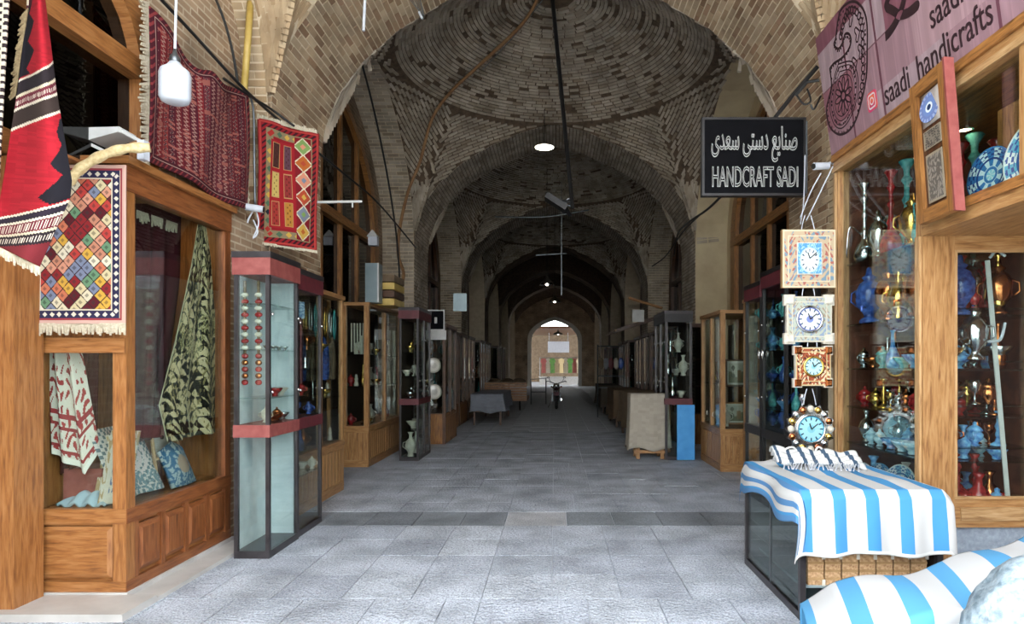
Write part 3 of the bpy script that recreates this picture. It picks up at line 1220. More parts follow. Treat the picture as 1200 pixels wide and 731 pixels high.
# ================================================================== glazed cabinet
def cabinet(name, label, x0, x1, y0, y1, h, zb, frame, base, faces, shelves=(), back=None, pane='clear_glass', cornice=None, band=None,
            t=0.035, panels='slat', mull=None, knobs=True, group=None, inside='dark_inside', topmat=None, backface=None, lower_glass=False, end=None):
    """axis-aligned shop cabinet; faces: which sides are glazed ('x+','x-','y-'); zb = height of the closed base"""
    o = thing(name, label, 'cabinet', ((x0 + x1) / 2, (y0 + y1) / 2, 0), 0, group)
    for xx in (x0, x1 - t):
        for yy in (y0, y1 - t):
            box('post', frame, o, xx, xx + t, yy, yy + t, 0, h, True)
    box('top', topmat or frame, o, x0 - .015, x1 + .015, y0 - .015, y1 + .015, h, h + 0.05, True)
    if cornice:
        box('cornice', cornice, o, x0 - .012, x1 + .012, y0 - .012, y1 + .012, h - 0.14, h, True)
    box('plinth', frame, o, x0, x1, y0, y1, 0.0, 0.06, True)
    if band:
        box('band', band, o, x0 - .006, x1 + .006, y0 - .006, y1 + .006, zb - 0.05, zb + 0.05, True)
    else:
        box('sill', frame, o, x0 - .01, x1 + .01, y0 - .01, y1 + .01, zb - 0.04, zb + 0.02, True)
    # back and inside
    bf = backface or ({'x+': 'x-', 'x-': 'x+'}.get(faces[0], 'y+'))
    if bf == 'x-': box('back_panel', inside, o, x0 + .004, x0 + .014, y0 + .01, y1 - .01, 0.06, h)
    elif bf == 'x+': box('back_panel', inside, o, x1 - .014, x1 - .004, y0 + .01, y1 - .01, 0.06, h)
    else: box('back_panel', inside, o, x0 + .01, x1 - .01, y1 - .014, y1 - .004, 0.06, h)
    if end: box('end_panel', end, o, x0 + .01, x1 - .03, y1 - .02, y1 - .01, 0.06, h - .02)
    for s in shelves:
        box('shelf', 'clear_glass' if pane != 'wood' else frame, o, x0 + .02, x1 - .02, y0 + .02, y1 - .02, s - .005, s + .005)
    g = 0.004
    for f in faces:
        a, b = (y0, y1) if f[0] == 'x' else (x0, x1)
        nm = (mull or {}).get(f, 1)
        for k in range(nm):
            p, q = a + (b - a) * k / nm, a + (b - a) * (k + 1) / nm
            zt = h - (0.14 if cornice else 0.03)
            def slab(nm_, mat, lo, hi, zz0, zz1, out, th, par=None):
                par = par or o
                if f == 'x+': return box(nm_, mat, par, x1 - th - out, x1 - out, lo, hi, zz0, zz1)
                if f == 'x-': return box(nm_, mat, par, x0 + out, x0 + out + th, lo, hi, zz0, zz1)
                if f == 'y-': return box(nm_, mat, par, lo, hi, y0 + out, y0 + out + th, zz0, zz1)
                return box(nm_, mat, par, lo, hi, y1 - th - out, y1 - out, zz0, zz1)
            gp = slab('glass_pane', pane, p + t * .6, q - t * .6, zb + .03, zt, t * .4, g)
            if k:
                slab('mullion', frame, p - t * .5, p + t * .5, 0.05, zt, 0, t)
            if lower_glass:
                slab('glass_pane', pane, p + t * .6, q - t * .6, 0.06, zb - .05, t * .4, g)
            elif panels == 'slat':
                ns = max(2, int(round((q - p) / 0.13)))
                w = (q - p - 2 * t) / ns
                bb_ = slab('base_board', base, p, q, 0.05, zb - .03, .012, .02)
                for i in range(ns):
                    lo = p + t + i * w
                    slab('slat', base, lo + .012, lo + w - .012, 0.13, zb - .09, 0.0, 0.014, bb_)
                slab('rail', base, p, q, zb - .08, zb - .03, -.004, .02, bb_)
                slab('rail', base, p, q, 0.05, 0.11, -.004, .02, bb_)
            else:
                slab('base_board', base, p, q, 0.05, zb - .03, .012, .02)
            if knobs:
                for zz in (zb + (zt - zb) * .25, zb + (zt - zb) * .75):
                    if f[0] == 'x':
                        s = 1 if f == 'x+' else -1
                        X = x1 if s > 0 else x0
                        MB().ball((X + s * .012, p + t * 1.1, zz), .013, n=8, m=6).build('hinge', 'chrome', gp, smooth=True)
                        MB().ball((X + s * .012, q - t * 1.1, zz), .013, n=8, m=6).build('hinge', 'chrome', gp, smooth=True)
    return o


# ================================================================== LEFT SIDE: the carpet shop
bay = thing('shop_bay_window', 'orange wooden bay window of the carpet shop with panelled base', 'shop window', (-3.22, 5.1, 0))
BX0, BX1, BY0, BY1, BZ = -3.55, -2.9, 4.39, 5.8, 2.95
for x, y in ((BX1, BY0), (BX1, BY1), (BX0, BY0)):
    box('post', 'rail_wood' if y > 5 else 'orange_wood', bay, x - (0.09 if x > -3 else 0.0), x + (0.0 if x > -3 else .06), y - (0 if y < 5 else .09), y + (.09 if y < 5 else 0), 0.06, BZ, True)
box('plinth', 'marble', bay, BX0 - 0.2, BX1 + .02, BY0 - .02, BY1 + .02, 0.0, 0.06)
box('kerb', 'marble', bay, BX1 + .02, BX1 + .22, 4.1, BY1 + .1, 0.0, 0.03)
box('kerb', 'marble', bay, BX0 - .3, BX1 + .22, 4.02, BY0 - .02, 0.0, 0.05)
bbd = box('base_board', 'orange_wood', bay, BX0, BX1 - .03, BY0 + .03, BY1, 0.06, 0.56, True)
for za, zb_ in ((0.06, 0.13), (0.52, 0.62)):
    box('rail', 'rail_wood', bay, BX1 - .05, BX1 + .004, BY0, BY1, za, zb_, True)
    box('rail', 'orange_wood', bay, BX0, BX1, BY0 - .004, BY0 + .05, za, zb_, True)
span = (BY1 - BY0 - .18)
for k in range(4):
    a = BY0 + .1 + k * span / 4
    m_ = MB().bevbox(BX1 - .03, BX1 - .012, a + .035, a + span / 4 - .015, .16, .49, 'x+', .035, .018)
    m_.build('raised_panel', 'rail_wood', bbd, grain=True)
    box('stile', 'rail_wood', bay, BX1 - .035, BX1, a - .015, a + .035, .13, .52, True)
MB().bevbox(BX0 + .06, BX1 - .1, BY0 + .012, BY0 + .03, .15, .5, 'y-', .03, .012).build('raised_panel', 'orange_wood', bbd, grain=True)
box('sill', 'orange_wood', bay, BX0, BX1 - .02, BY0 + .01, BY1, 0.58, 0.61, True)
box('glass_pane', 'clear_glass', bay, BX1 - .035, BX1 - .03, BY0 + .09, BY1 - .09, 0.62, 2.8)
box('glass_pane', 'clear_glass', bay, BX0 + .06, BX1 - .09, BY0 + .03, BY0 + .035, 0.62, 1.68)
box('header', 'rail_wood', bay, BX1 - .09, BX1 + .01, BY0 - .01, BY1, 2.78, 2.95, True)
box('header', 'orange_wood', bay, BX0, BX1, BY0 - .02, BY0 + .06, 1.68, 1.78, True)
box('front_board', 'orange_wood', bay, BX0, BX1 - .09, BY0 + .02, BY0 + .04, 1.78, 2.95, True)
box('cornice', 'orange_wood', bay, BX0 - .1, BX1 + .05, BY0 - .05, BY1 + .02, 2.95, 3.0, True)
box('back_panel', 'orange_wood', bay, BX0, BX0 + .02, BY0 + .1, BY1, .61, 2.95, True)
box('end_panel', 'orange_wood', bay, BX0, BX1 - .09, BY1 - .03, BY1, .61, 2.95, True)
box('ceiling_board', 'orange_wood', bay, BX0, BX1 - .09, BY0 + .04, BY1, 2.9, 2.93, True)
for yy in (4.95, 5.42):
    d = thing('ceiling_spot', 'round white recessed lamp in the bay window ceiling, %s of the pair' % ('nearer' if yy < 5.2 else 'farther'), 'lamp', (-3.2, yy, 2.88))
    MB().lathe([(.0, .02), (.1, .02), (.1, 0), (.075, -.004), (.07, .006), (.0, .006)], (0, 0, 0), 20).build('rim', 'white_paint', d, world=False)
    MB().lathe([(.0, .004), (.068, .004), (.068, .0), (.0, .0)], (0, 0, 0), 20).build('lens', 'shop_glow', d, world=False)
tag(MB().box(-4.1, -3.42, 4.1, 4.34, 0, 2.92).build('timber_pillar', 'orange_wood', None, grain=True), 'plain orange timber pillar at the left edge beside the bay window', 'pillar')

# textiles in the bay
def scroll(u, v, s=1.0):
    return np.sin(u * 38 * s + 2.4 * np.sin(v * 21 * s + np.sin(u * 17))) * np.sin(v * 30 * s + 2.2 * np.sin(u * 26 * s))

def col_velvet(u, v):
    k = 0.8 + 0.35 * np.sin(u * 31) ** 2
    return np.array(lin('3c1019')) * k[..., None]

cur = thing('velvet_curtain', 'dark maroon velvet hanging in the bay window with cream fringe on top', 'curtain', (-3.3, 4.75, .75))
def pos_cur(u, v):
    Lp = lerp_pts([(0, 150, 238), (1, 150, 520)], v); Rp = lerp_pts([(0, 212, 240), (.35, 210, 330), (.7, 196, 430), (1, 186, 512)], v)
    x, y, z = WX(Lp[0] + (Rp[0] - Lp[0]) * u, Lp[1] + (Rp[1] - Lp[1]) * u, -3.12)
    return x + .025 * np.sin(u * 22), y, z
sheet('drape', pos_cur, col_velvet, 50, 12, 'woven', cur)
rug_fringe('fringe', WX(152, 243, -3.1), WX(208, 262, -3.1), 0.08, 'cream_fringe', cur, 26)
cur = thing('velvet_curtain', 'dark maroon velvet drape behind the small front pane of the bay', 'curtain', (-3.4, 4.9, .9))
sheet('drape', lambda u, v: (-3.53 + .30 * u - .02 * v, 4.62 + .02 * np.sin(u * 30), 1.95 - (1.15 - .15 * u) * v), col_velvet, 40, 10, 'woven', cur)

def col_redwhite(u, v):
    c = np.zeros(u.shape + (3,)) + np.array(lin('dcd3c6'))
    n = scroll(u, v, 1.1)
    c = mixc(n > .35, c, 'a03a3c')
    c = mixc(((v > .62) & (v < .66)) | ((v > .72) & (v < .75)) | ((v > .9) & (v < .93)), c, '96343a')
    c = mixc(v > .95, c, 'e8e2d8')
    return c

def pos_rw(u, v):
    w = .16 + .12 * v
    x = -3.52 + w * u + .03 * v
    return x, 4.5 + .03 * np.sin(u * 14) + .05 * u, 1.82 - (.84 + .18 * u - .2 * (u > .8) * (u - .8) / .2) * v

o = sheet('printed_scarf', pos_rw, col_redwhite, 90, 150, 'cotton'); tag(o, 'red and white block-printed scarf hanging behind the small front pane', 'scarf')

def col_cone(u, v):
    n = scroll(u * .8, v * 2.3)
    c = np.zeros(u.shape + (3,)) + np.array(lin('24211c'))
    c = mixc(n > .02, c, 'dcc9a0')
    n2 = scroll(u * 2 + .3, v * 2.6 + .2)
    c = mixc((v > .5) & (v < .64) & (n2 > .1), c, '8a8460')
    c = mixc((v > .45) & (v < .66) & (n2 > .35), c, 'd6cda0')
    c = mixc(n2 > .6, c, '8e8156')
    c = mixc((np.abs(np.sin(u * 3.14 * 2)) < .06), c, 'd9cfae')
    return c

def pos_cone(u, v):
    Lp = lerp_pts([(0, 234, 250), (.22, 224, 310), (.55, 204, 400), (.85, 184, 475), (1, 194, 518)], v)
    Rp = lerp_pts([(0, 239, 250), (.2, 246, 300), (.55, 252, 385), (1, 257, 505)], v)
    x, y, z = WX(Lp[0] + (Rp[0] - Lp[0]) * u, Lp[1] + (Rp[1] - Lp[1]) * u, -3.0)
    return x + .035 * np.sin(u * 9 + .5) * v - .02 * np.sin(u * 23) * v, y, z
o = sheet('embroidered_shawl', pos_cone, col_cone, 120, 200, 'woven'); tag(o, 'black and cream paisley shawl draped to a tall point in the bay', 'shawl')

def col_lace(u, v):
    n = np.sin(u * 60) * np.sin(v * 60)
    r = np.hypot(u - .55, v - .45)
    c = np.zeros(u.shape + (3,)) + np.array(lin('6d8088'))
    c = mixc((n > -.1), c, 'd8d2cc')
    c = mixc((r < .34) & (np.sin(r * 70) > -.2), c, 'ded0cc')
    c = mixc((v > .7) & (scroll(u, v, 1.2) > 0), c, '7f98a0')
    return c
o = sheet('lace_cloth', lambda u, v: (-3.06 - .22 * (1 - v) + .02 * np.sin(u * 9), 4.55 + .52 * u, 1.14 - .5 * v), col_lace, 80, 60, 'cotton'); tag(o, 'white and grey lace cloth propped at the foot of the bay window', 'cloth')

def col_cush(u, v):
    c = np.zeros(u.shape + (3,)) + np.array(lin('3f6f94'))
    c = mixc(scroll(u, v, .7) > .1, c, 'b9c4c4')
    return mixc(np.hypot(u - .5, v - .5) < .2, c, 'b39a86')
o = sheet('small_cushion', lambda u, v: (-2.99 - .12 * v - .05 * np.sin(u * PI) * np.sin(v * PI) * -1, 5.08 + .3 * u, .63 + .34 * v * (1 - .35 * np.abs(u - .5))), col_cush, 40, 40, 'cotton', thick=.04); tag(o, 'blue printed cushion leaning in the bay window corner', 'cushion')
fr_ = thing('bamboo_frame', 'small pale wooden frame with dark buttons in the bay window', 'frame', (-3.12, 5.15, .7))
for a, b in (((-3.1, 5.06, .66), (-3.16, 5.06, 1.18)), ((-3.1, 5.42, .66), (-3.16, 5.36, 1.18)), ((-3.16, 5.0, 1.17), (-3.16, 5.44, 1.17)), ((-3.11, 5.04, .86), (-3.11, 5.42, .86))):
    MB().tube([a, b], .014, 7).build('bar', 'pale_wood', fr_, grain=True)
for y in (5.17, 5.25):
    MB().lathe([(0, 0), (.016, 0), (.016, .01), (0, .01)], (-3.135, y, 1.02), 10, 'x').build('button', 'black_rubber', fr_)
box('canvas', 'cream_ceramic', fr_, -3.17, -3.16, 5.1, 5.36, .88, 1.16)
o = sheet('rolled_cloth', lambda u, v: (-3.08 + .05 * np.cos(v * 2 * PI), 5.42 + .28 * u, 1.05 + .16 * u ** .8 + .05 * np.sin(v * 2 * PI)), lambda u, v: mixc(np.sin(v * 12) > .4, np.zeros(u.shape + (3,)) + np.array(lin('ddd8cc')), '6c7478'), 20, 20, 'cotton', thick=.004); tag(o, 'rolled white cloth with grey stripe at the far end of the bay', 'cloth roll')

# boards leaning behind the front pane
def col_board(seed):
    def f(u, v):
        c = np.zeros(u.shape + (3,)) + np.array(lin('ddd6c8'))
        c = mixc((np.abs(u - .5) > .36) & (scroll(u + seed, v, .5) > 0), c, 'b9a078')
        c = mixc((np.abs(u - .5) < .2) & (np.abs(v - .5) < .36) & (scroll(u, v + seed, .8) > .25), c, '6a7fa0')
        return c
    return f
for i, (xa, yy, zz, dz, lab) in enumerate(((-3.18, 4.52, .63, .5, 'white painted panel with floral border leaning behind the front pane'), (-3.27, 4.6, .63, .46, 'pale blue-white panel behind the floral panel in the bay'))):
    o = sheet('painted_board', lambda u, v: (xa + .2 * u + .04 * v, yy + .08 * v, zz + dz * v), col_board(i * .3), 50, 80, 'printed', thick=.02); tag(o, lab, 'panel')
o = sheet('cloth_bundle', lambda u, v: (-3.46 + .34 * u, 4.5 + .2 * v, .62 + .07 * np.sin(u * PI) * np.sin(v * PI) + .015 * np.sin(u * 22)), lambda u, v: np.zeros(u.shape + (3,)) + np.array(lin('a9c0cc')), 30, 20, 'cotton', thick=.02); tag(o, 'crumpled pale blue cloth on the sill behind the front pane', 'cloth')
o = MB().box(-3.5, -3.2, 4.62, 4.85, .61, .8).box(-3.49, -3.22, 4.61, 4.86, .8, .86).build('folded_carpets', 'maroon_trim', None); tag(o, 'small pile of folded dark red carpets behind the front pane', 'carpet pile')

# ---- diamond rug on the bay front
def col_diamond(u, v):
    x, y = u * .66, v * 1.06
    d = .082
    a, b = (x / d + y / (d * 1.12)) , (x / d - y / (d * 1.12))
    ia, ib = np.floor(a), np.floor(b)
    P = pal(['d9c9a0', 'd07a5c', '8f2a2e', '7f87a0', '6d9472', 'd8a948', 'e0d5b8', 'c0453f', 'd99a80', '5e2028', 'e4dcc4', 'c98a70'])
    idx = (h2(ia, ib) * len(P)).astype(int) % len(P)
    c = P[idx]
    fa, fb = a - ia, b - ib
    c = mixc((np.minimum(fa, fb) < .09), c, '3a2a2c')
    m = (np.maximum(np.abs(fa - .5), np.abs(fb - .5)) < .17)
    c = np.where(m[..., None], c * .45 + .02, c)
    bx = np.minimum(x, .66 - x); by = np.minimum(y, 1.06 - y)
    bd = np.minimum(bx, by)
    c = mixc(bd < .098, c, 'd9cdb8')
    c = mixc(bd < .088, c, '32304e')
    t = np.where(bx < by, y, x)
    k = np.abs(((t / .05) % 1) - .5) + np.abs((bd - .062) / .05)
    c = mixc((bd < .088) & (k < .34), c, 'e6dccb')
    c = mixc(bd < .038, c, 'd9cdb8')
    c = mixc((bd < .036), c, '9c3f46')
    c = mixc((bd < .024), c, 'd8b2a4')
    return c

rug = thing('diamond_rug', 'small rug of many-coloured diamonds with navy border on the bay front', 'rug', (-3.19, 4.33, 1.8))
sheet('pile', lambda u, v: (-3.52 + .66 * u + .01 * v, 4.325 + .006 * np.sin(u * 9) - .02 * v, 2.93 - 1.06 * v), col_diamond, 150, 230, 'woven', rug, .012)
rug_fringe('fringe', (-3.52, 4.305, 1.875), (-2.85, 4.305, 1.875), .075, 'cream_fringe', rug, 46)

# ---- red and black kilim slung from above, far left
def col_kilim(u, v):
    s = v + .10 * (u - .5)
    c = np.zeros(u.shape + (3,)) + np.array(lin('a51e2a'))
    c = c * (0.86 + 0.28 * h2(np.floor(v * 140), np.floor(u * 6)))[..., None]
    tooth = .30 * (1 - np.abs(((s * 9.5) % 1) - .5) * 2 * .7)
    c = mixc((s < .34) & (u < .12 + tooth * 1.1), c, '1b181e')
    c = mixc((s > .54) & (s < .83) & (u > .98 - tooth * np.clip((s - .5) * 4.5, 0, 1.5) * 1.1), c, '1d1b22')
    bands = [(.06, '3a2a2a'), (.075, 'd8cdb8'), (.35, 'd8cdb8'), (.362, '2c2326'), (.405, 'd5c8ac'), (.415, '6a2a36'), (.45, 'd8cdb8'), (.462, '3a2e2a'), (.515, 'd9cfba'), (.528, 'b5202c')]
    for z0, z1, cc in ((0, .03, '3a2226'), (.03, .045, 'cfc2a8'), (.045, .075, '4a2228'), (.345, .353, 'd8cdb8'), (.353, .40, '2a2226'), (.40, .41, 'd5c8ac'), (.41, .445, '6a2a36'), (.445, .455, 'd8cdb8'), (.455, .51, '3a2e2a'), (.51, .52, 'd9cfba'), (.835, .845, 'd8cdb8'), (.845, .87, '2c2430'), (.87, .88, 'd8cdb8'), (.88, .92, '6a2030'), (.92, .93, 'cfc2a8'), (.93, .97, '2c2226'), (.97, 1.1, '7a2a30')):
        c = mixc((s >= z0) & (s < z1), c, cc)
    dots = ((np.abs(((u * 26) % 1) - .5) < .22) & (((s > .885) & (s < .915)) | ((s > .94) & (s < .96)) | ((s > .422) & (s < .436))))
    c = mixc(dots, c, 'd8c8b8')
    return c

def pos_kilim(u, v):
    Lx, Ly = lerp_pts([(0, 34, -30), (.1, 32, 8), (.4, 22, 95), (.8, 0, 235), (1.0, -12, 283)], v)
    Rx, Ry = lerp_pts([(0, 50, -30), (.1, 52, 0), (.4, 66, 110), (.72, 84, 212), (.78, 82, 232), (1.0, 46, 312)], v)
    px = Lx + (Rx - Lx) * u; py = Ly + (Ry - Ly) * u
    Yd = 3.52 + .05 * np.sin(u * 5.5 + 1) - .05 * v
    return Yd * (px - VX) / FPX, Yd, CH - Yd * (py - VY) / FPX

kil = thing('red_kilim', 'red flat-woven kilim with black zigzag edges slung from above', 'rug', (-2.9, 3.5, 2.2))
sheet('weave', pos_kilim, col_kilim, 70, 220, 'woven', kil, .01)
rug_fringe('fringe', W(-12, 284, 3.46), W(47, 313, 3.46), .05, 'cream_fringe', kil, 26)
rug_fringe('side_fringe', W(33, 10, 3.55), W(18, 112, 3.55), .05, 'brown_fringe', kil, 34, dirv=(-.75, 0, -.6))
def col_edge(u, v):
    c = np.zeros(u.shape + (3,)) + np.array(lin('cfc4b0'))
    c = mixc(np.sin(v * 190) * np.sin(u * 12) > .1, c, '33282a')
    return mixc((u < .25), c, '5a2026')
o = sheet('striped_weave', lambda u, v: (3.42 * (-14 + 26 * u * (1 - .55 * v) - VX) / FPX, 3.42 + 0 * u, CH - 3.42 * (-30 + 260 * v - VY) / FPX), col_edge, 16, 160, 'woven', thick=.012); tag(o, 'narrow cream and black woven band hanging at the left frame edge', 'textile')

# ---- floodlight on the bay roof and the cloth-wrapped pole
fl = thing('floodlight', 'white floodlight housing with open bracket on the bay roof', 'floodlight', (-3.2, 4.5, 3.0))
q = [W(78, 172, 4.45), W(78, 151, 4.45), W(143, 150, 4.45)]
MB().prism([(p[0], p[2]) for p in (W(70, 176, 4.45), W(70, 152, 4.45), W(143, 150, 4.45), W(142, 156, 4.45))], 'y', 4.42, 4.6).build('housing', 'white_paint', fl)
MB().bar(W(104, 168, 4.45), W(142, 187, 4.45), .012, .02).bar(W(142, 153, 4.45), W(170, 168, 4.45), .012, .02).build('bracket', 'white_paint', fl)
box('junction_box', 'white_plastic', fl, *[W(163, 0, 4.42)[0], W(171, 0, 4.42)[0]], 4.4, 4.46, W(0, 187, 4.42)[2], W(0, 165, 4.42)[2])
o = MB().tube(spline([W(80, 214, 4.2), W(95, 197, 4.2), W(120, 182, 4.22), W(148, 174, 4.25), W(176, 173, 4.3)], 6), [.032 + .004 * math.sin(i * 1.3) for i in range(25)], 10).build('wrapped_pole', 'cloth_tube', None, smooth=True)
tag(o, 'bent pole wrapped in beige cloth strips above the diamond rug', 'pole')

# ---- hanging bulb
lb = thing('hanging_bulb', 'white jar-shaped bulb on a white cord before the red rug', 'lamp', W(205, 121, 4.3))
bx, by, bz = W(205, 121, 4.3)
MB().lathe([(0, bz), (.06, bz), (.085, bz + .012), (.095, bz + .035), (.096, bz + .19), (.088, bz + .215), (.05, bz + .245), (.03, bz + .275)], (bx, by, 0), 24).build('bulb', 'white_plastic', lb, smooth=True)
MB().lathe([(.03, bz + .262), (.034, bz + .27), (.034, bz + .3), (.016, bz + .33), (.008, bz + .36)], (bx, by, 0), 16).build('socket', 'grey_metal', lb, smooth=True)
MB().tube([(bx, by, bz + .35), (bx + .02, by, bz + 1.2), (bx + .02, by, bz + 2.6)], .008, 6).build('cord', 'white_plastic', lb)

# ---- red rug on the wall beyond the bulb
def col_redrug(u, v):
    x, y = u * 1.5, v * 1.06
    n = 17
    ci = np.floor(u * n); fu = u * n - ci
    P = pal(['6e2028', '84262c', '74303a', '5c1c2a', '8c3434', '6a2a30'])
    c = P[(h2(ci, 3) * 6).astype(int)]
    zig = np.abs(((y / .034 + h2(ci, 9)) % 1) - .5) * 2
    c = mixc((np.abs(fu - .25 - zig * .5) < .12), c, 'b08a80')
    c = mixc((np.abs(fu - .3 - zig * .4) < .07) & (h2(ci, 5) > .5), c, '2a2030')
    c = mixc((fu < .07), c, '381420')
    c = mixc((h2(ci, np.floor(y / .017)) > .86), c, 'a8645a')
    bd = np.minimum(np.minimum(x, 1.5 - x), np.minimum(y, 1.06 - y))
    c = mixc(bd < .07, c, '4c1a26')
    c = mixc((bd < .05) & (bd > .042), c, 'b89a90')
    c = mixc((bd < .07) & (np.sin((x + y) * 110) > .4) & (bd < .04), c, '8c3a3c')
    return c

def pos_redrug(u, v):
    top = 4.22 - .30 * np.sin(np.clip(u, 0, 1) * PI * .98) ** 1.5 * np.clip(1.3 - u * .6, 0, 1) * .55
    top = top + .06 * np.exp(-((u - .55) / .08) ** 2)
    z = top * (1 - v) + (3.08 + .02 * np.sin(u * 7)) * v
    return -2.97 + .025 * np.sin(u * 13 + v * 3) * (1 - .3 * v), 4.74 + 1.52 * u, z
rg = thing('red_wall_rug', 'dark red striped rug with pale fringe hung above the bay window', 'rug', (-2.97, 5.5, 3.08))
sheet('pile', pos_redrug, col_redrug, 240, 170, 'woven', rg, .014)
rug_fringe('fringe', (-2.97, 4.75, 4.25), (-2.97, 4.75, 3.05), .1, 'cream_fringe', rg, 64, dirv=(0, -1, -.35))
rug_fringe('fringe', (-2.97, 6.25, 4.15), (-2.97, 6.25, 3.1), .05, 'cream_fringe', rg, 50, dirv=(0, 1, -.3))
o = MB().tube([W(294, -8, 6.35), W(291, 40, 6.3), W(286, 106, 6.25)], .032, 10).build('yellow_pipe', 'yellow_pipe', None, smooth=True); tag(o, 'yellowish upright pipe beside the fringe of the red wall rug', 'pipe')

# ---- second rug, hung out from the pier on a rod
def col_rug2(u, v):
    x, y = u, v * 2.0
    c = np.zeros(u.shape + (3,)) + np.array(lin('8e1f26'))
    bd = np.minimum(np.minimum(x, 1 - x), np.minimum(y, 2 - y))
    # outer guard
    c = mixc((bd > .02) & (bd < .05), c, 'b0403a')
    tri = np.abs((((x + y) / .09) % 1) - .5)
    c = mixc((bd > .05) & (bd < .12) & (tri > .27), c, '3c1a20')
    # left, top, bottom border of small lozenges on tan
    inb = (bd >= .12) & (bd < .24)
    c = mixc(inb, c, '8a7a5c')
    t = np.where(np.minimum(x, 1 - x) < np.minimum(y, 2 - y), y, x)
    k = np.abs(((t / .14) % 1) - .5) * .14 + np.abs(bd - .18)
    cc = pal(['1f2630', 'a8302c', 'c8a24a', '4f6a52'])
    ii = (h2(np.floor(t / .14), 2) * 4).astype(int)
    c = np.where((inb & (k < .05))[..., None], cc[ii], c)
    # right-hand column of big diamonds
    rc = (x > .62) & (x < .86) & (y > .14) & (y < 1.86)
    c = mixc(rc, c, '7c1c24')
    ty = (y - .14) / .2867
    j = np.floor(ty); fy = ty - j
    kk = np.abs(fy - .5) * 2 + np.abs((x - .74) / .13) 
    dc = pal(['7d9a5a', 'b5622c', 'd08a70', 'b04a30', '7c8290', 'c9a04a'])
    ji = np.clip(j, 0, 5).astype(int)
    c = np.where((rc & (kk < 1.12))[..., None], np.array(lin('d8cdb0')), c)
    c = np.where((rc & (kk < .95))[..., None], dc[ji], c)
    c = np.where((rc & (kk < .35))[..., None], dc[(ji + 2) % 6], c)
    # field panels
    fx = (x > .2) & (x < .6) & (y > .28) & (y < 1.72)
    px_, py_ = (x - .2) / .2, (y - .28) / .48
    ia, ib = np.floor(px_), np.floor(py_)
    fc = pal(['4a2a26', '5c3c48', 'c2a860', '8e3230', '9a342e', 'b07a34'])
    pi_ = np.clip(ib * 2 + ia, 0, 5).astype(int)
    c = np.where(fx[..., None], fc[pi_], c)
    fa, fb = px_ - ia, py_ - ib
    edge = np.minimum(np.minimum(fa, 1 - fa) * .2, np.minimum(fb, 1 - fb) * .48)
    c = mixc(fx & (edge < .035), c, '9c2228')
    c = mixc(fx & (edge > .035) & (edge < .045), c, 'b89060')
    m = np.sin(fa * 6 * PI) * np.sin(fb * 10 * PI)
    c = np.where((fx & (edge > .06) & (m > .45))[..., None], c * .35 + np.array(lin('5a2a24')) * .3, c)
    return c
A0, A1 = Vector((-2.97, 6.48, 0)), Vector((-2.50, 6.84, 0))
def pos_rug2(u, v):
    x = A0.x + (A1.x - A0.x) * u; y = A0.y + (A1.y - A0.y) * u
    zt = 4.06 - .04 * u; zb = 2.82 - .02 * u
    sw = .02 * np.sin(u * 8 + v * 4)
    return x + sw, y - sw, zt + (zb - zt) * v
r2 = thing('panel_rug', 'red rug with square panels and a column of diamonds on the brick pier', 'rug', (-2.75, 6.65, 2.8))
sheet('pile', pos_rug2, col_rug2, 110, 220, 'woven', r2, .014)
rug_fringe('fringe', (-2.97, 6.47, 4.05), (-2.50, 6.83, 4.02), .05, 'cream_fringe', r2, 26, dirv=(0, -.2, 1))
rug_fringe('fringe', (-2.97, 6.47, 2.83), (-2.50, 6.83, 2.80), .03, 'cream_fringe', r2, 40)
o = MB().tube([W(360, 237, 7.0), W(424, 236, 7.3)], .014, 8).tube([W(413, 237, 7.24), W(413, 243, 7.24)], .01, 6).build('hanging_rod', 'white_paint', None); tag(o, 'thin white rod sticking out beside the panelled red rug', 'rod')

def cctv(loc, rz, label):
    c = thing('security_camera', label, 'camera', loc, rz)
    MB().tube([(0, -.09, 0), (0, .07, .02)], .034, 12).build('housing', 'white_plastic', c, world=False, smooth=False)
    MB().tube([(0, -.1, -.001), (0, -.088, 0)], .026, 12).build('lens', 'black_rubber', c, world=False)
    MB().tube([(0, .05, .02), (0, .1, .05), (0, .14, .05)], .014, 8).build('bracket', 'white_plastic', c, world=False)
    return c
cctv(W(297, 245, 6.25), math.radians(100), 'white security camera below the red wall rug, cables dangling')
o = MB().tube(spline([W(296, 248, 6.3), W(290, 262, 6.3), W(296, 278, 6.3), W(302, 272, 6.3), W(297, 258, 6.3)], 6), .008, 6).tube(spline([W(300, 246, 6.3), W(303, 262, 6.3), W(296, 280, 6.3)], 6), .007, 6).build('dangling_cable', 'white_plastic', None); tag(o, 'loop of white cable hanging under the left security camera', 'cable')

# ---- left glass cabinets
GC = 'grey glass cabinet with dark metal frame and maroon bands'
cabinet('glass_cabinet', GC + ' beside the carpet shop bay', -2.64, -2.35, 5.34, 5.95, 2.48, 1.05, 'dark_frame', 'dark_frame', ('x+', 'y-'), (1.32, 1.72, 2.1), pane='clear_glass', cornice='maroon_trim', band='maroon_trim', lower_glass=True, inside='inside_pale', backface='x-', t=.03, end='inside_pale')
cabinet('glass_cabinet', 'second grey glass cabinet along, holding scarves and jewellery on shelves', -2.66, -2.37, 5.98, 6.6, 2.44, 1.05, 'dark_frame', 'dark_frame', ('x+',), (.55, 1.3, 1.55, 1.8), pane='clear_glass', cornice='maroon', band='maroon', lower_glass=True, inside='inside_pale', t=.03)
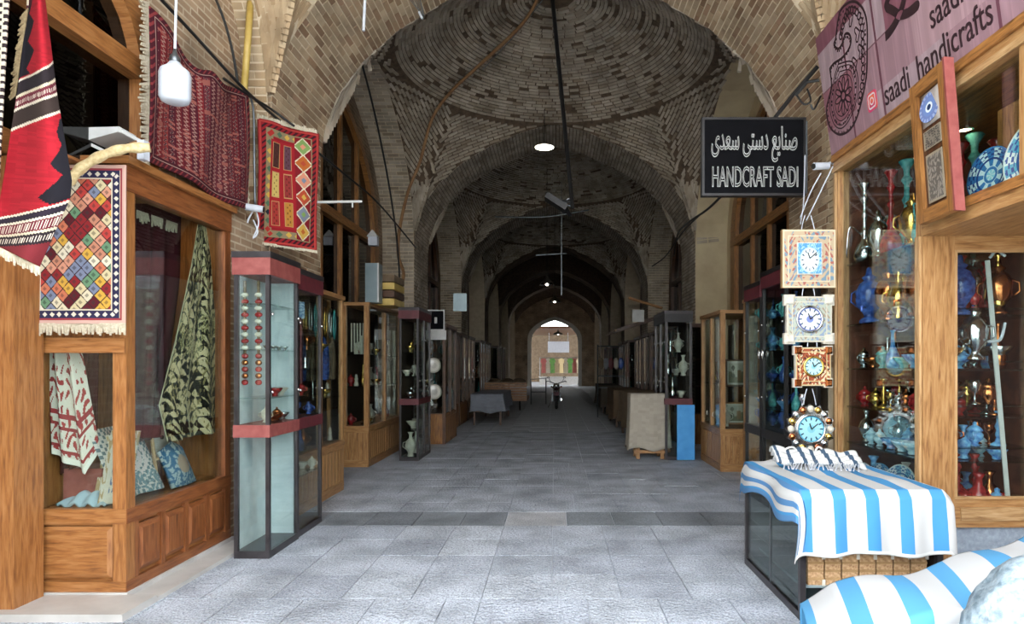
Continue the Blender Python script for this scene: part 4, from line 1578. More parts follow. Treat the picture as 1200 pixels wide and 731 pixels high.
# necklaces of red and white beads behind the first pane
for i, px in enumerate((287, 303)):
    n = thing('bead_string', 'string of red and white beads hanging in the near glass cabinet, %s of two' % ('left' if i == 0 else 'right'), 'necklace', W(px, 450, 5.42))
    x = W(px, 0, 5.42)[0]
    z0 = W(0, 448, 5.42)[2]
    MB().tube([(x, 5.42, 2.3), (x, 5.42, z0 + .2)], .012, 6).build('cord', 'brown_sheet', n)
    for k in range(9):
        z = z0 + .02 + k * .055
        MB().ball((x, 5.42, z + .27), .034, .02, .022, 8, 6).build('bead', 'red_glaze' if k % 2 else 'cream_ceramic', n, smooth=True)
    for k in range(5):
        MB().ball((x, 5.42, z0 + k * .055), .03, .02, .024, 8, 6).build('bead', 'red_glaze' if k % 2 == 0 else 'copper', n, smooth=True)
WH = 'in the near glass cabinet'
for k, (yy, z, kind, mt, s) in enumerate(((5.55, 1.325, 'figurine', 'cream_ceramic', .7), (5.68, 1.325, 'bowl', 'red_glaze', .8), (5.8, 1.325, 'bowl', 'cream_ceramic', .8), (5.5, 1.11, 'sugar_bowl', 'cream_ceramic', .8), (5.62, 1.11, 'bowl', 'copper', .7), (5.72, 1.11, 'sugar_bowl', 'copper', .7), (5.84, 1.11, 'bowl', 'silver', .7))):
    vessel(kind, mt, (-2.45, yy, z), s, WH, 'trinkets in the near glass cabinet')
for k in range(4):
    vessel(random.choice(('figurine', 'bowl')), 'silver', (-2.42, 5.45 + k * .12, 1.725), .4, 'on the upper shelf of the near glass cabinet', 'trinkets in the near glass cabinet')
WH = 'in the second glass cabinet'
for k in range(14):
    z = (.555, 1.305, 1.11, 1.305, 1.555)[k % 5]
    vessel(('figurine', 'bowl', 'sugar_bowl', 'goblet')[k % 4], ('cream_ceramic', 'navy_glaze', 'silver', 'red_glaze', 'cream_ceramic')[(k * 3) % 5], (-2.44 - .1 * (k % 2), 6.06 + (k * .19) % .48, z), .75, WH + (' on the lowest shelf' if z < 1 else ' above the maroon band'), 'trinkets in the second glass cabinet')
sc_ = thing('hanging_scarf', 'pale blue patterned scarf with long pink tassels in the second cabinet', 'scarf', (-2.42, 6.2, 1.5))
sheet('cloth', lambda u, v: (-2.43 + .02 * np.sin(u * 9), 6.1 + .16 * u, 2.2 - .16 * v), lambda u, v: mixc(scroll(u, v, .5) > 0, np.zeros(u.shape + (3,)) + np.array(lin('b9d3e4')), '5a86b0'), 20, 20, 'cotton', sc_)
for k in range(5):
    MB().tube([(-2.43, 6.12 + k * .03, 2.05), (-2.43, 6.11 + k * .032, 1.42)], .007, 5).build('tassel', 'maroon_trim' if k % 2 else 'velvet', sc_)

# ---- further left displays
cabinet('display_case', 'honey wood case crowded with dark hangings beyond the glass cabinets', -2.915, -2.7, 6.72, 8.3, 2.42, .62, 'honey_wood', 'honey_wood', ('x+',), (1.2, 1.75), t=.05, mull={'x+': 2}, knobs=False)
cabinet('display_case', 'honey wood corner case with slatted base on the left', -3.32, -2.9, 10.1, 12.2, 2.52, .62, 'honey_wood', 'honey_wood', ('x+', 'y-'), (1.25, 1.75), t=.07, mull={'x+': 2}, knobs=False)
cabinet('glass_cabinet', 'narrow dark glass cabinet with maroon band before the left corner case', -2.58, -2.26, 10.76, 11.8, 2.5, .98, 'dark_frame', 'dark_frame', ('y-', 'x+'), (.5, 1.4, 1.8), pane='clear_glass', cornice='maroon', band='maroon', lower_glass=True, inside='dark_inside', backface='x-', t=.03, mull={'x+': 2})
WH = 'hung in the dark honey wood case on the left'
for k in range(16):
    z = (.65, 1.21, 1.76)[k % 3]
    vessel(('bottle', 'vase', 'candlestick', 'bowl', 'figurine')[k % 5], ('navy_glaze', 'gold', 'copper', 'cream_ceramic', 'silver')[(k * 2) % 5], (-2.81, 6.85 + (k * .29) % 1.35, z), 1.0, 'in the dark honey wood case on the left', 'goods in the left honey wood case')
o = None
for k in range(6):
    n = thing('dark_hanging', '%s woollen tassel in the left honey wood case, %s from the viewer' % (('maroon', 'dark blue', 'brown')[k % 3], ('first', 'second', 'third', 'fourth', 'fifth', 'sixth')[k]), 'tassel', (-2.79, 6.9 + k * .24, 1.3), 0, 'dark hangings in the left case')
    MB().tube([(0, 0, 1.0), (0, 0, .62)], .008, 5).build('cord', 'brown_sheet', n, world=False)
    MB().lathe([(.0, .66), (.025, .64), (.02, .6), (.05, .5), (.06, .3), (.05, .12), (.0, .1)], (0, 0, 0), 10).build('tuft', ('velvet', 'navy_glaze', 'brown_sheet')[k % 3], n, world=False)
for k in range(6):
    n = thing('white_bead_string', '%s strand of pale beads from the left in the left corner case' % ('first', 'second', 'third', 'fourth', 'fifth', 'sixth')[k], 'necklace', (-3.2 + k * .045, 10.22, 1.8), 0, 'pale bead strands in the corner case')
    MB().tube([(0, 0, .45), (0, 0, 0)], .013, 6).build('strand', 'cream_ceramic', n, world=False)
for k in range(12):
    z = (.65, 1.26, 1.76)[k % 3]
    vessel(('sugar_bowl', 'figurine', 'vase', 'bowl')[k % 4], ('cream_ceramic', 'red_glaze', 'gold', 'cream_ceramic')[(k * 3 + 1) % 4], (-3.22 + (k % 4) * .085, 10.25 + (k // 6) * .5, z), 1.1, 'in the left corner case', 'goods in the left corner case')
for k in range(4):
    vessel(('vase', 'bowl')[k % 2], 'cream_ceramic', (-2.42, 10.9 + k * .22, (.06, .505)[k % 2]), 1.5, 'low in the narrow dark glass cabinet', 'goods low in the narrow cabinet')
# boxes and speaker-like cases on top of the corner case
st = thing('stacked_case', 'grey upright case standing on top of the left corner case', 'case', (-2.95, 10.15, 2.57))
box('body', 'tin_panel', st, -2.95, -2.75, 10.1, 10.35, 2.57, 3.18)
box('edge_strip', 'white_paint', st, -2.76, -2.74, 10.09, 10.12, 2.57, 3.18)
for k in range(4):
    o = MB().box(-2.98 + .02 * k, -2.62, 10.6, 11.3, 2.57 + k * .13, 2.57 + k * .13 + .11).build('folded_cloth', ('yellow_pipe', 'dark_wood', 'yellow_pipe', 'brown_sheet')[k], None); tag(o, ('lowest yellow', 'dark brown', 'upper yellow', 'topmost brown')[k] + ' folded cloth stacked on the left corner case', 'cloth')
wl = thing('wall_lamp', 'small white wall fitting on the brick of the left side arch', 'lamp', W(437, 280, 11.5))
x, y, z = W(437, 280, 11.5)
MB().prism([(x - .1, z + .04), (x, z + .16), (x + .1, z + .04)], 'y', y - .05, y + .08).build('hood', 'white_paint', wl)
box('body', 'white_plastic', wl, x - .07, x + .09, y - .06, y + .06, z - .12, z + .03)

# ================================================================== RIGHT SIDE: the handicraft shop
RX = 2.6
YA, YB, YD = 5.98, 4.54, 2.7            # far post, near lower post, near end of the upper window
shop = thing('shop_window', 'honey wood shop front with tall glass window of metalware', 'shop window', (2.75, 5.2, 0))
box('post', 'honey_wood', shop, RX - .02, RX + .08, YA - .07, YA, 0, 3.4, True)
box('post', 'honey_wood', shop, RX - .02, RX + .1, YB, YB + .09, 0, 3.4, True)
box('post_moulding', 'pale_wood', shop, RX - .04, RX - .02, YB + .02, YB + .07, 0, 2.5, True)
box('post_moulding', 'pale_wood', shop, RX - .04, RX - .02, YA - .055, YA - .02, 0, 3.35, True)
box('top_rail', 'honey_wood', shop, RX - .03, RX + .09, YD, YA, 3.36, 3.52, True)
box('top_moulding', 'mid_wood', shop, RX - .05, RX - .03, YD, YA, 3.46, 3.52, True)
box('top_moulding', 'pale_wood', shop, RX - .045, RX - .03, YD, YA, 3.36, 3.40, True)
box('base_board', 'honey_wood', shop, RX - .01, RX + .05, YB + .09, YA - .07, 0, .45, True)
box('sill', 'honey_wood', shop, RX - .03, RX + .08, YB, YA, .45, .52, True)
box('glass_pane', 'clear_glass', shop, RX + .028, RX + .034, YB + .09, YA - .07, .52, 3.36)
# upper window over the entrance
box('bottom_rail', 'honey_wood', shop, RX - .03, RX + .09, YD, YB, 2.5, 2.64, True)
box('bottom_moulding', 'mid_wood', shop, RX - .05, RX - .03, YD, YB, 2.58, 2.64, True)
box('glass_pane', 'clear_glass', shop, RX + .028, RX + .034, YD, YB, 2.64, 3.36)
box('mullion', 'honey_wood', shop, RX - .02, RX + .08, 3.48, 3.6, 2.64, 3.36, True)
box('soffit', 'honey_wood', shop, RX + .09, 3.7, YD, YB, 2.5, 2.53, True)
box('ceiling_board', 'mid_wood', shop, RX + .09, 3.7, YD, YA, 3.4, 3.44, True)
box('back_panel', 'inside_red', shop, 3.5, 3.53, YB, YA, 0.0, 3.4)
box('back_panel', 'dark_wood', shop, 3.5, 3.53, YD, YB, 2.53, 3.4)
box('end_panel', 'inside_red', shop, RX + .08, 3.5, YA - .02, YA, 0, 3.4)
box('floor_board', 'mid_wood', shop, RX + .09, 3.5, YB + .05, YA, .44, .47, True)
SH = (.9, 1.22, 1.56, 1.95, 2.5)
for z in SH:
    box('shelf', 'green_glass', shop, RX + .06, 3.48, YB + .1, YA - .08, z - .006, z + .006)
# recessed glazed door panel facing the viewer
dr = thing('glazed_door', 'honey wood door with glass above and frosted pane below', 'door', (3.1, YB, 0))
DX0, DX1 = RX + .1, 3.42
box('stile', 'honey_wood', dr, DX0, DX0 + .1, YB + .0, YB + .06, 0, 2.5, True)
box('stile', 'honey_wood', dr, DX1 - .09, DX1 + .02, YB, YB + .06, 0, 2.5, True)
box('rail', 'honey_wood', dr, DX0, DX1, YB, YB + .06, 2.4, 2.5, True)
box('rail', 'honey_wood', dr, DX0, DX1, YB, YB + .06, .46, .66, True)
box('rail_panel', 'pale_wood', dr, DX0 + .14, DX1 - .13, YB - .012, YB, .51, .6, True)
box('rail', 'honey_wood', dr, DX0, DX1, YB, YB + .06, 0, .1, True)
for a, b, c, d in ((DX0 + .1, DX1 - .09, 2.385, 2.4), (DX0 + .1, DX1 - .09, .66, .675)):
    box('bead', 'pale_wood', dr, a, b, YB - .006, YB + .02, c, d, True)
for x in (DX0 + .1, DX1 - .105):
    box('bead', 'pale_wood', dr, x, x + .015, YB - .006, YB + .02, .66, 2.4, True)
box('glass_pane', 'clear_glass', dr, DX0 + .1, DX1 - .09, YB + .03, YB + .035, .66, 2.4)
box('frosted_pane', 'frosted', dr, DX0 + .1, DX1 - .09, YB + .03, YB + .035, .1, .46)
tag(MB().box(3.44, 3.7, YB - .05, YB + .1, 0, 2.5).build('door_jamb', 'pale_wood', None, grain=True), 'pale wooden jamb at the right edge of the photo beside the door', 'jamb')
for z in (1.0, 1.3, 1.62, 2.0):
    o = MB().box(2.84, 3.42, YB + .1, YB + .4, z - .006, z + .006).build('glass_shelf', 'green_glass', shop)
o = MB().bar(W(1157, 305, 4.62), W(1181, 585, 4.62), .03, .012).build('white_rod', 'white_paint', None); tag(o, 'white flat strip leaning behind the glazed door', 'strip')
for lab, pp in (('middle', ((1158, 400), (1172, 398), (1178, 378))), ('top', ((1178, 300), (1168, 294), (1160, 302)))):
    o = MB().tube(spline([W(a, b, 4.6) for a, b in pp], 5), .01, 6).build('white_wire', 'white_plastic', None); tag(o, 'short end of white wire at the %s of the leaning white strip' % lab, 'wire')
# added warm fill lamps, to light the goods inside the shop
for i, yy in enumerate((4.9, 5.5)):
    sp = thing('ceiling_spot', 'added warm fill spot in the metalware shop ceiling, %s one' % ('nearer' if i == 0 else 'farther'), 'lamp', (3.1, yy, 3.37))
    MB().lathe([(0, .02), (.06, .02), (.06, 0), (.045, -.003), (.04, .008), (0, .008)], n=18).build('rim', 'chrome', sp, world=False)
    MB().lathe([(0, .006), (.04, .006), (.04, .002), (0, .002)], n=18).build('lens', 'shop_glow', sp, world=False)

# goods on the shop shelves
G = 'metalware on the handicraft shop shelves'
random.seed(21)
lv = [('on the floor of the metalware window', .475), ('on the lowest shelf of the metalware window', .91), ('on the second shelf of the metalware window', 1.23), ('on the third shelf of the metalware window', 1.57), ('on the fourth shelf of the metalware window', 1.96), ('on the top shelf of the metalware window', 2.51)]
kinds = [(('bowl', 'sugar_bowl', 'vase'), ('pale_blue_glaze', 'blue_glaze', 'cream_ceramic'), 1.25),
         (('bowl', 'vase', 'sugar_bowl'), ('blue_glaze', 'pale_blue_glaze', 'silver'), 1.0),
         (('candlestick', 'goblet', 'sugar_bowl'), ('gold', 'silver', 'copper', 'red_glaze'), 1.0),
         (('bowl', 'sugar_bowl', 'bottle'), ('copper', 'teal_glaze', 'silver', 'blue_glaze'), 1.15),
         (('samovar', 'candlestick', 'vase'), ('silver', 'gold', 'copper', 'navy_glaze'), 1.3),
         (('hookah', 'hookah', 'samovar'), ('silver', 'red_glaze', 'gold', 'teal_glaze'), 1.25)]
for li, (wh, z) in enumerate(lv):
    ks, ms, s = kinds[li]
    n = 0
    for row, xx in enumerate((2.76, 2.98, 3.22)):
        y = 4.8 - .04 * row
        while y < 5.86:
            kd, mt = random.choice(ks), random.choice(ms)
            sc1 = s * random.uniform(.85, 1.1)
            vessel(kd, mt, (xx + random.uniform(-.02, .02), y, z), sc1, wh + (', front row', ', middle row', ', back row')[row], G, random.uniform(0, 6))
            y += {'hookah': .26, 'samovar': .28, 'bowl': .21, 'vase': .22, 'sugar_bowl': .18, 'candlestick': .15, 'goblet': .12, 'bottle': .15}[kd] * (.82 if s < 1.2 else .92)
G2 = 'glassware behind the glazed door'
for z, ks, ms, s, wh in ((.47, ('vase', 'goblet', 'bottle'), ('red_glaze', 'red_glaze', 'copper'), 1.3, 'at the bottom behind the glazed door'),
                         (1.01, ('sugar_bowl', 'candlestick', 'goblet'), ('gold', 'copper', 'blue_glaze'), 1.1, 'on the lowest shelf behind the glazed door'),
                         (1.31, ('sugar_bowl', 'bowl', 'goblet'), ('silver', 'copper', 'gold'), 1.1, 'on the second shelf behind the glazed door'),
                         (1.63, ('samovar', 'bowl'), ('gold', 'silver'), 1.15, 'on the third shelf behind the glazed door'),
                         (2.01, ('hookah', 'vase'), ('red_glaze', 'gold'), .62, 'on the top shelf behind the glazed door')):
    for row, yy in enumerate((YB + .17, YB + .31)):
        x = 2.88
        while x < 3.26:
            kd, mt = random.choice(ks), random.choice(ms)
            vessel(kd, mt, (x, yy, z), s * random.uniform(.9, 1.05), wh + (', front row', ', back row')[row], G2, random.uniform(0, 6))
            x += .1 if kd in ('goblet', 'candlestick', 'bottle') else .17
    if z < .6:
        for x in (2.86, 2.98, 3.1):
            vessel('hookah', 'red_glaze', (x, YB + .25, .47), .75, wh, G2)
for i, (yy, zz, R, pl) in enumerate(((4.82, .62, .15, ['cfe2ea', '4a8ab8', '2a5a98', '9ad0dc']), (5.12, .64, .17, ['7ab8d4', 'dfe8ea', '2f62a4', 'b9dce4']), (5.45, .62, .15, ['dfe8ea', '5a9cc8', '2a5a98', 'cfe2ea']), (5.74, .6, .13, ['8cc4d8', 'e0eaec', '3a6aa8', 'd9c890']))):
    o = disc_paint('plate', (RX + .13, yy, zz), (-1, -.25, .25), R, plate_pattern(pl, i), 'glazed', None, .02, .01)
    tag(o, ('nearest', 'second nearest', 'third nearest', 'farthest')[i] + ' pale blue plate leaning low in the metalware window', 'plate')
# plates in the upper window
for i, (px, py, Y, R, pl) in enumerate(((1143, 205, 3.95, .17, ['d8e6ea', '3c78b0', '1f3f80', '9ad0dc']), (1197, 180, 3.72, .22, ['58b0d0', 'e0ecec', '2a5aa0', 'c9b04a']))):
    c = (RX + .12, Y, CH - Y * (RX + .12) / RX * 0 - (py - VY) * Y / FPX * 1.0)
    o = disc_paint('plate', (RX + .1, RX * FPX / (px - VX), CH - (py - VY) / (px - VX) * RX), (-1, -.15, .1), R, plate_pattern(pl, i), 'glazed', None, .02, .01)
    tag(o, ('small blue and white plate', 'large turquoise painted plate')[i] + ' standing in the upper shop window', 'plate')
for i in range(3):
    o = MB().box(RX + .2 + .1 * i, RX + .22 + .1 * i, 3.75 + .05 * i, 4.1, 2.64, 3.2).build('leaning_board', 'mid_wood', None, grain=True); tag(o, ('front', 'middle', 'rear')[i] + ' brown board leaning inside the upper shop window', 'board')

# ---- the pink sign
sg = thing('shop_sign', 'pink wood-print shop sign with paisley emblem and lettering', 'sign', (RX, 4.4, 3.53))
SY0, SY1 = 6.02, 2.5
SB, ST = Vector((RX - .02, 0, 3.53)), Vector((2.43, 0, 4.62))
SL = SY0 - SY1
def sp(u, v, off=0.0):
    """point on the sign: u metres from its far end towards the viewer, v metres above its lower edge"""
    d = (ST - SB).normalized()
    n = Vector((-d.z, 0, d.x))
    return SB + d * v + n * off + Vector((0, SY0 - u, 0))
SHH = (ST - SB).length
def col_sign(u, v):
    x = u * SL; y = v * SHH
    plank = np.floor(y / .36 + .4)
    ix = np.floor(x / .9 + plank * .37)
    base = pal(['a8848c', '9c6a74', 'b59298', '8c5a66', 'b39aa0'])[(h2(plank, ix) * 5).astype(int)]
    g = .86 + .26 * h2(np.floor(x / .012), plank * 3 + 1) * (.5 + .5 * np.sin(x * 40 + 3 * np.sin(y * 5)))
    c = base * g[..., None]
    c = mixc((h2(np.floor(x / .02), 5) > .955), c, '6e4450')
    return mixc(np.abs(((y / .36 + .4) % 1)) < .02, c, '7c5660')
def pos_sign(u, v):
    d = (ST - SB).normalized()
    return SB.x + d.x * v * SHH, SY0 - u * SL, SB.z + d.z * v * SHH
sheet('board', pos_sign, col_sign, 260, 90, 'printed', sg, .02, smooth=False)
# paisley emblem (boteh) painted as a raised print, its rings and petals
def sign_poly(name, pts, off, mat, th=.002):
    mb = MB()
    n = len(pts)
    A = [sp(x, y, off) for x, y in pts]; B = [sp(x, y, off + th) for x, y in pts]
    mb.add(A + B, [tuple(range(n)), tuple(range(2 * n - 1, n - 1, -1))] + [(i, (i + 1) % n, n + (i + 1) % n, n + i) for i in range(n)])
    return mb.build(name, mat, sg)
def sp_px(px, py):
    """sign coordinates under a pixel of the photograph"""
    d = (ST - SB).normalized(); n = Vector((-d.z, 0, d.x))
    r = Vector(((px - VX) / FPX, 1, -(py - VY) / FPX))
    o_ = Vector((0, 0, CH))
    t = (SB - o_).dot(n) / r.dot(n)
    p = o_ + r * t
    return SY0 - p.y, (p - SB).dot(d)
outl = [(974, 80), (976, 100), (972, 118), (970, 130), (974, 148), (984, 157), (995, 154), (1004, 142), (1011, 120), (1017, 90), (1018, 60), (1018, 30), (1014, 12), (1005, 2), (996, 3), (987, 12), (983, 28), (981, 45), (979, 52), (984, 57), (989, 50), (992, 40), (997, 40), (999, 48), (996, 58), (988, 68), (979, 74)]
P2 = [sp_px(*q) for q in outl]
P2 = [(p.x, p.y) for p in spline([(x, y, 0) for x, y in P2 + P2[:1]], 5)][:-1]
def outline(pts, w, off, name='emblem_line', th=.003):
    mb = MB(); n = len(pts)
    cx = sum(p[0] for p in pts) / n; cy = sum(p[1] for p in pts) / n
    A = []; B = []
    for i in range(n):
        t = Vector((pts[(i + 1) % n][0] - pts[i - 1][0], pts[(i + 1) % n][1] - pts[i - 1][1], 0))
        if t.length < 1e-6: t = Vector((1, 0, 0))
        nn = Vector((-t.y, t.x, 0)).normalized() * w / 2
        A.append(sp(pts[i][0] - nn.x, pts[i][1] - nn.y, off)); B.append(sp(pts[i][0] + nn.x, pts[i][1] + nn.y, off))
    mb.strip(A, B, True)
    return mb.build(name, 'ink', sg)
outline(P2, .022, .013)
bulb = [sp_px(*q) for q in ((984, 75), (977, 100), (974, 125), (979, 145), (988, 150), (998, 138), (1006, 115), (1007, 90), (1000, 72))]
cxy = sp_px(990, 112)
B2 = [(p.x, p.y) for p in spline([(x, y, 0) for x, y in bulb + bulb[:1]], 5)][:-1]
outline(B2, .012, .013)
for kk in (.9, .76, .62):
    outline([(cxy[0] + (x - cxy[0]) * kk, cxy[1] + (y - cxy[1]) * kk) for x, y in B2], .008, .0132)
spine = [sp_px(*q) for q in ((1009, 118), (1013, 90), (1013, 60), (1012, 32), (1006, 14), (997, 12), (991, 24), (987, 42))]
sp2 = [(p.x, p.y) for p in spline([(x, y, 0) for x, y in spine], 6)]
mb = MB()
for i, (x, y) in enumerate(sp2[::2]):
    ring = [(x + .034 * math.cos(j * PI / 5), y + .034 * math.sin(j * PI / 5)) for j in range(10)]
    rin = [(x + .02 * math.cos(j * PI / 5), y + .02 * math.sin(j * PI / 5)) for j in range(10)]
    mb.strip([sp(a, b, .0133) for a, b in ring], [sp(a, b, .0133) for a, b in rin], True)
mb.build('emblem_chain', 'ink', sg, kind='stuff')
def dots(curve, k, r, name):
    mb = MB()
    for i in range(k):
        x, y = curve[int(i * len(curve) / k)]
        A = [sp(x + r * math.cos(a * PI / 4), y + r * math.sin(a * PI / 4), .0135) for a in range(8)]
        mb.add(A, [tuple(range(8))])
    return mb.build(name, 'ink', sg, kind='stuff')
inn = [(cxy[0] + (x - cxy[0]) * .93, cxy[1] + (y - cxy[1]) * .95) for x, y in P2]
dots(inn, 70, .011, 'emblem_dots')
dots([(cxy[0] + (x - cxy[0]) * .84, cxy[1] + (y - cxy[1]) * .88) for x, y in B2], 30, .012, 'emblem_dots')
for k in range(10):
    a = k * 2 * PI / 10
    rr = [(cxy[0] + .10 * math.cos(a) + .055 * math.cos(b) * math.cos(a) - .024 * math.sin(b) * math.sin(a), cxy[1] + .10 * math.sin(a) + .055 * math.cos(b) * math.sin(a) + .024 * math.sin(b) * math.cos(a)) for b in [j * PI / 6 for j in range(12)]]
    outline(rr, .012, .0135, 'emblem_petal')
outline([(cxy[0] + .04 * math.cos(j * PI / 8), cxy[1] + .04 * math.sin(j * PI / 8)) for j in range(16)], .02, .0135)
for (px, py) in ((1003, 75), (1006, 40), (998, 22), (1010, 60)):
    x0, y0 = sp_px(px, py)
    outline([(x0 + .05 * math.cos(j * PI / 6) * (.6 + .4 * math.cos(j * PI / 2)), y0 + .06 * math.sin(j * PI / 6)) for j in range(12)], .014, .0135)
def sign_mtx(px, py, rot=0.0, off=.013):
    x, y = sp_px(px, py)
    d = (ST - SB).normalized(); n = Vector((-d.z, 0, d.x))
    p = sp(x, y, off)
    u = Vector((0, -1, 0))
    return Matrix(((u.x, d.x, n.x, p.x), (u.y, d.y, n.y, p.y), (u.z, d.z, n.z, p.z), (0, 0, 0, 1)))
text('lettering', 'saadi_handicrafts', .245, sign_mtx(1093, 69), 'ink', sg, sx=.74)
text('lettering', 'saadi', .245, sign_mtx(1110, 5), 'ink', sg, sx=.74)
text('lettering', '\ufecc', .8, sign_mtx(1052, -8), 'ink', sg)
# small camera badge before the name
bx0, by0 = sp_px(1024, 118)
def rr_poly(c, hw, hh, r):
    out = []
    for qx, qy, a0 in ((1, 1, 0), (-1, 1, 90), (-1, -1, 180), (1, -1, 270)):
        for k in range(5):
            a = math.radians(a0 + k * 22.5)
            out.append((c[0] + qx * (hw - r) + r * math.cos(a), c[1] + qy * (hh - r) + r * math.sin(a)))
    return out
plain('badge_pink', 'c02a70', 'e06a40', 0.5, scale=9)
sign_poly('badge', rr_poly((bx0, by0), .075, .075, .03), .013, 'badge_pink')
def badge_line(pts, w):
    o = outline(pts, w, .017, 'badge_line'); o.data.materials[0] = M['white_paint']
badge_line(rr_poly((bx0, by0), .052, .052, .02), .012)
badge_line([(bx0 + .026 * math.cos(j * PI / 8), by0 + .026 * math.sin(j * PI / 8)) for j in range(16)], .011)

# ---- framed tile panel leaning out at the corner
fp = thing('framed_tile_panel', 'tall brown frame with blue round tile and two grey tiles', 'picture', (2.5, 4.3, 2.55))
def fpP(u, v, off):          # u 0..1 towards the viewer, v 0..1 up
    top = Vector((2.50, 4.49, 3.5)) + Vector((-.03, -.44, .0)) * u
    bot = Vector((2.53, 4.42, 2.55)) + Vector((-.03, -.44, .0)) * u
    p = bot.lerp(top, v)
    return p + Vector((-1, -.07, .03)).normalized() * off
def fquad(name, u0, u1, v0, v1, o0, o1, mat):
    vs = [fpP(u, v, o) for o in (o0, o1) for v in (v0, v1) for u in (u0, u1)]
    return MB().add(vs, [(0, 2, 3, 1), (4, 5, 7, 6), (0, 1, 5, 4), (2, 6, 7, 3), (0, 4, 6, 2), (1, 3, 7, 5)]).build(name, mat, fp, grain=True)
fquad('back_board', .05, .95, .03, .97, .0, .02, 'dark_wood')
fquad('frame_stile', 0, .17, 0, 1, 0, .05, 'mid_wood'); fquad('frame_stile', .83, 1, 0, 1, 0, .05, 'mid_wood')
fquad('frame_rail', .17, .83, 0, .09, 0, .05, 'mid_wood'); fquad('frame_rail', .17, .83, .91, 1, 0, .05, 'mid_wood')
fquad('frame_edge', 1.0, 1.05, -.01, 1.01, -.01, .055, 'maroon_trim')
def fpos(u0, u1, v0, v1, off):
    A, B, C_, D_ = fpP(u0, v0, off), fpP(u1, v0, off), fpP(u1, v1, off), fpP(u0, v1, off)
    return lambda u, v: tuple((A[k] * (1 - u) + B[k] * u) * (1 - v) + (D_[k] * (1 - u) + C_[k] * u) * v for k in range(3))
def col_tile(seed, bg, fg):
    def f(u, v):
        c = np.zeros(u.shape + (3,)) + np.array(lin(bg))
        c = mixc(scroll(u * .6 + seed, v * .8) > .15, c, fg)
        return mixc((np.minimum(u, 1 - u) < .08) | (np.minimum(v, 1 - v) < .05), c, 'a89a84')
    return f
sheet('tile', fpos(.27, .73, .12, .46, .028), col_tile(.2, '6a625a', 'a0968a'), 40, 60, 'printed', fp, .006)
sheet('tile', fpos(.25, .75, .5, .63, .028), col_tile(.6, '8c8274', '453e3a'), 40, 24, 'printed', fp, .006)
sheet('tile', fpos(.25, .75, .66, .89, .026), lambda u, v: np.zeros(u.shape + (3,)) + np.array(lin('b8aea6')), 4, 4, 'printed', fp, .006)
disc_paint('round_tile', fpP(.5, .775, .036), (-1, -.07, .05), .098, lambda r, a: mixc(r < .2, mixc(r < .34, mixc(r < .6, mixc((r > .78) & (np.sin(a * 18) > 0), np.zeros(r.shape + (3,)) + np.array(lin('7080b0')), '98a6cc'), '6f86b8'), 'd6e2ea'), '2a3a5c'), 'glazed', fp)

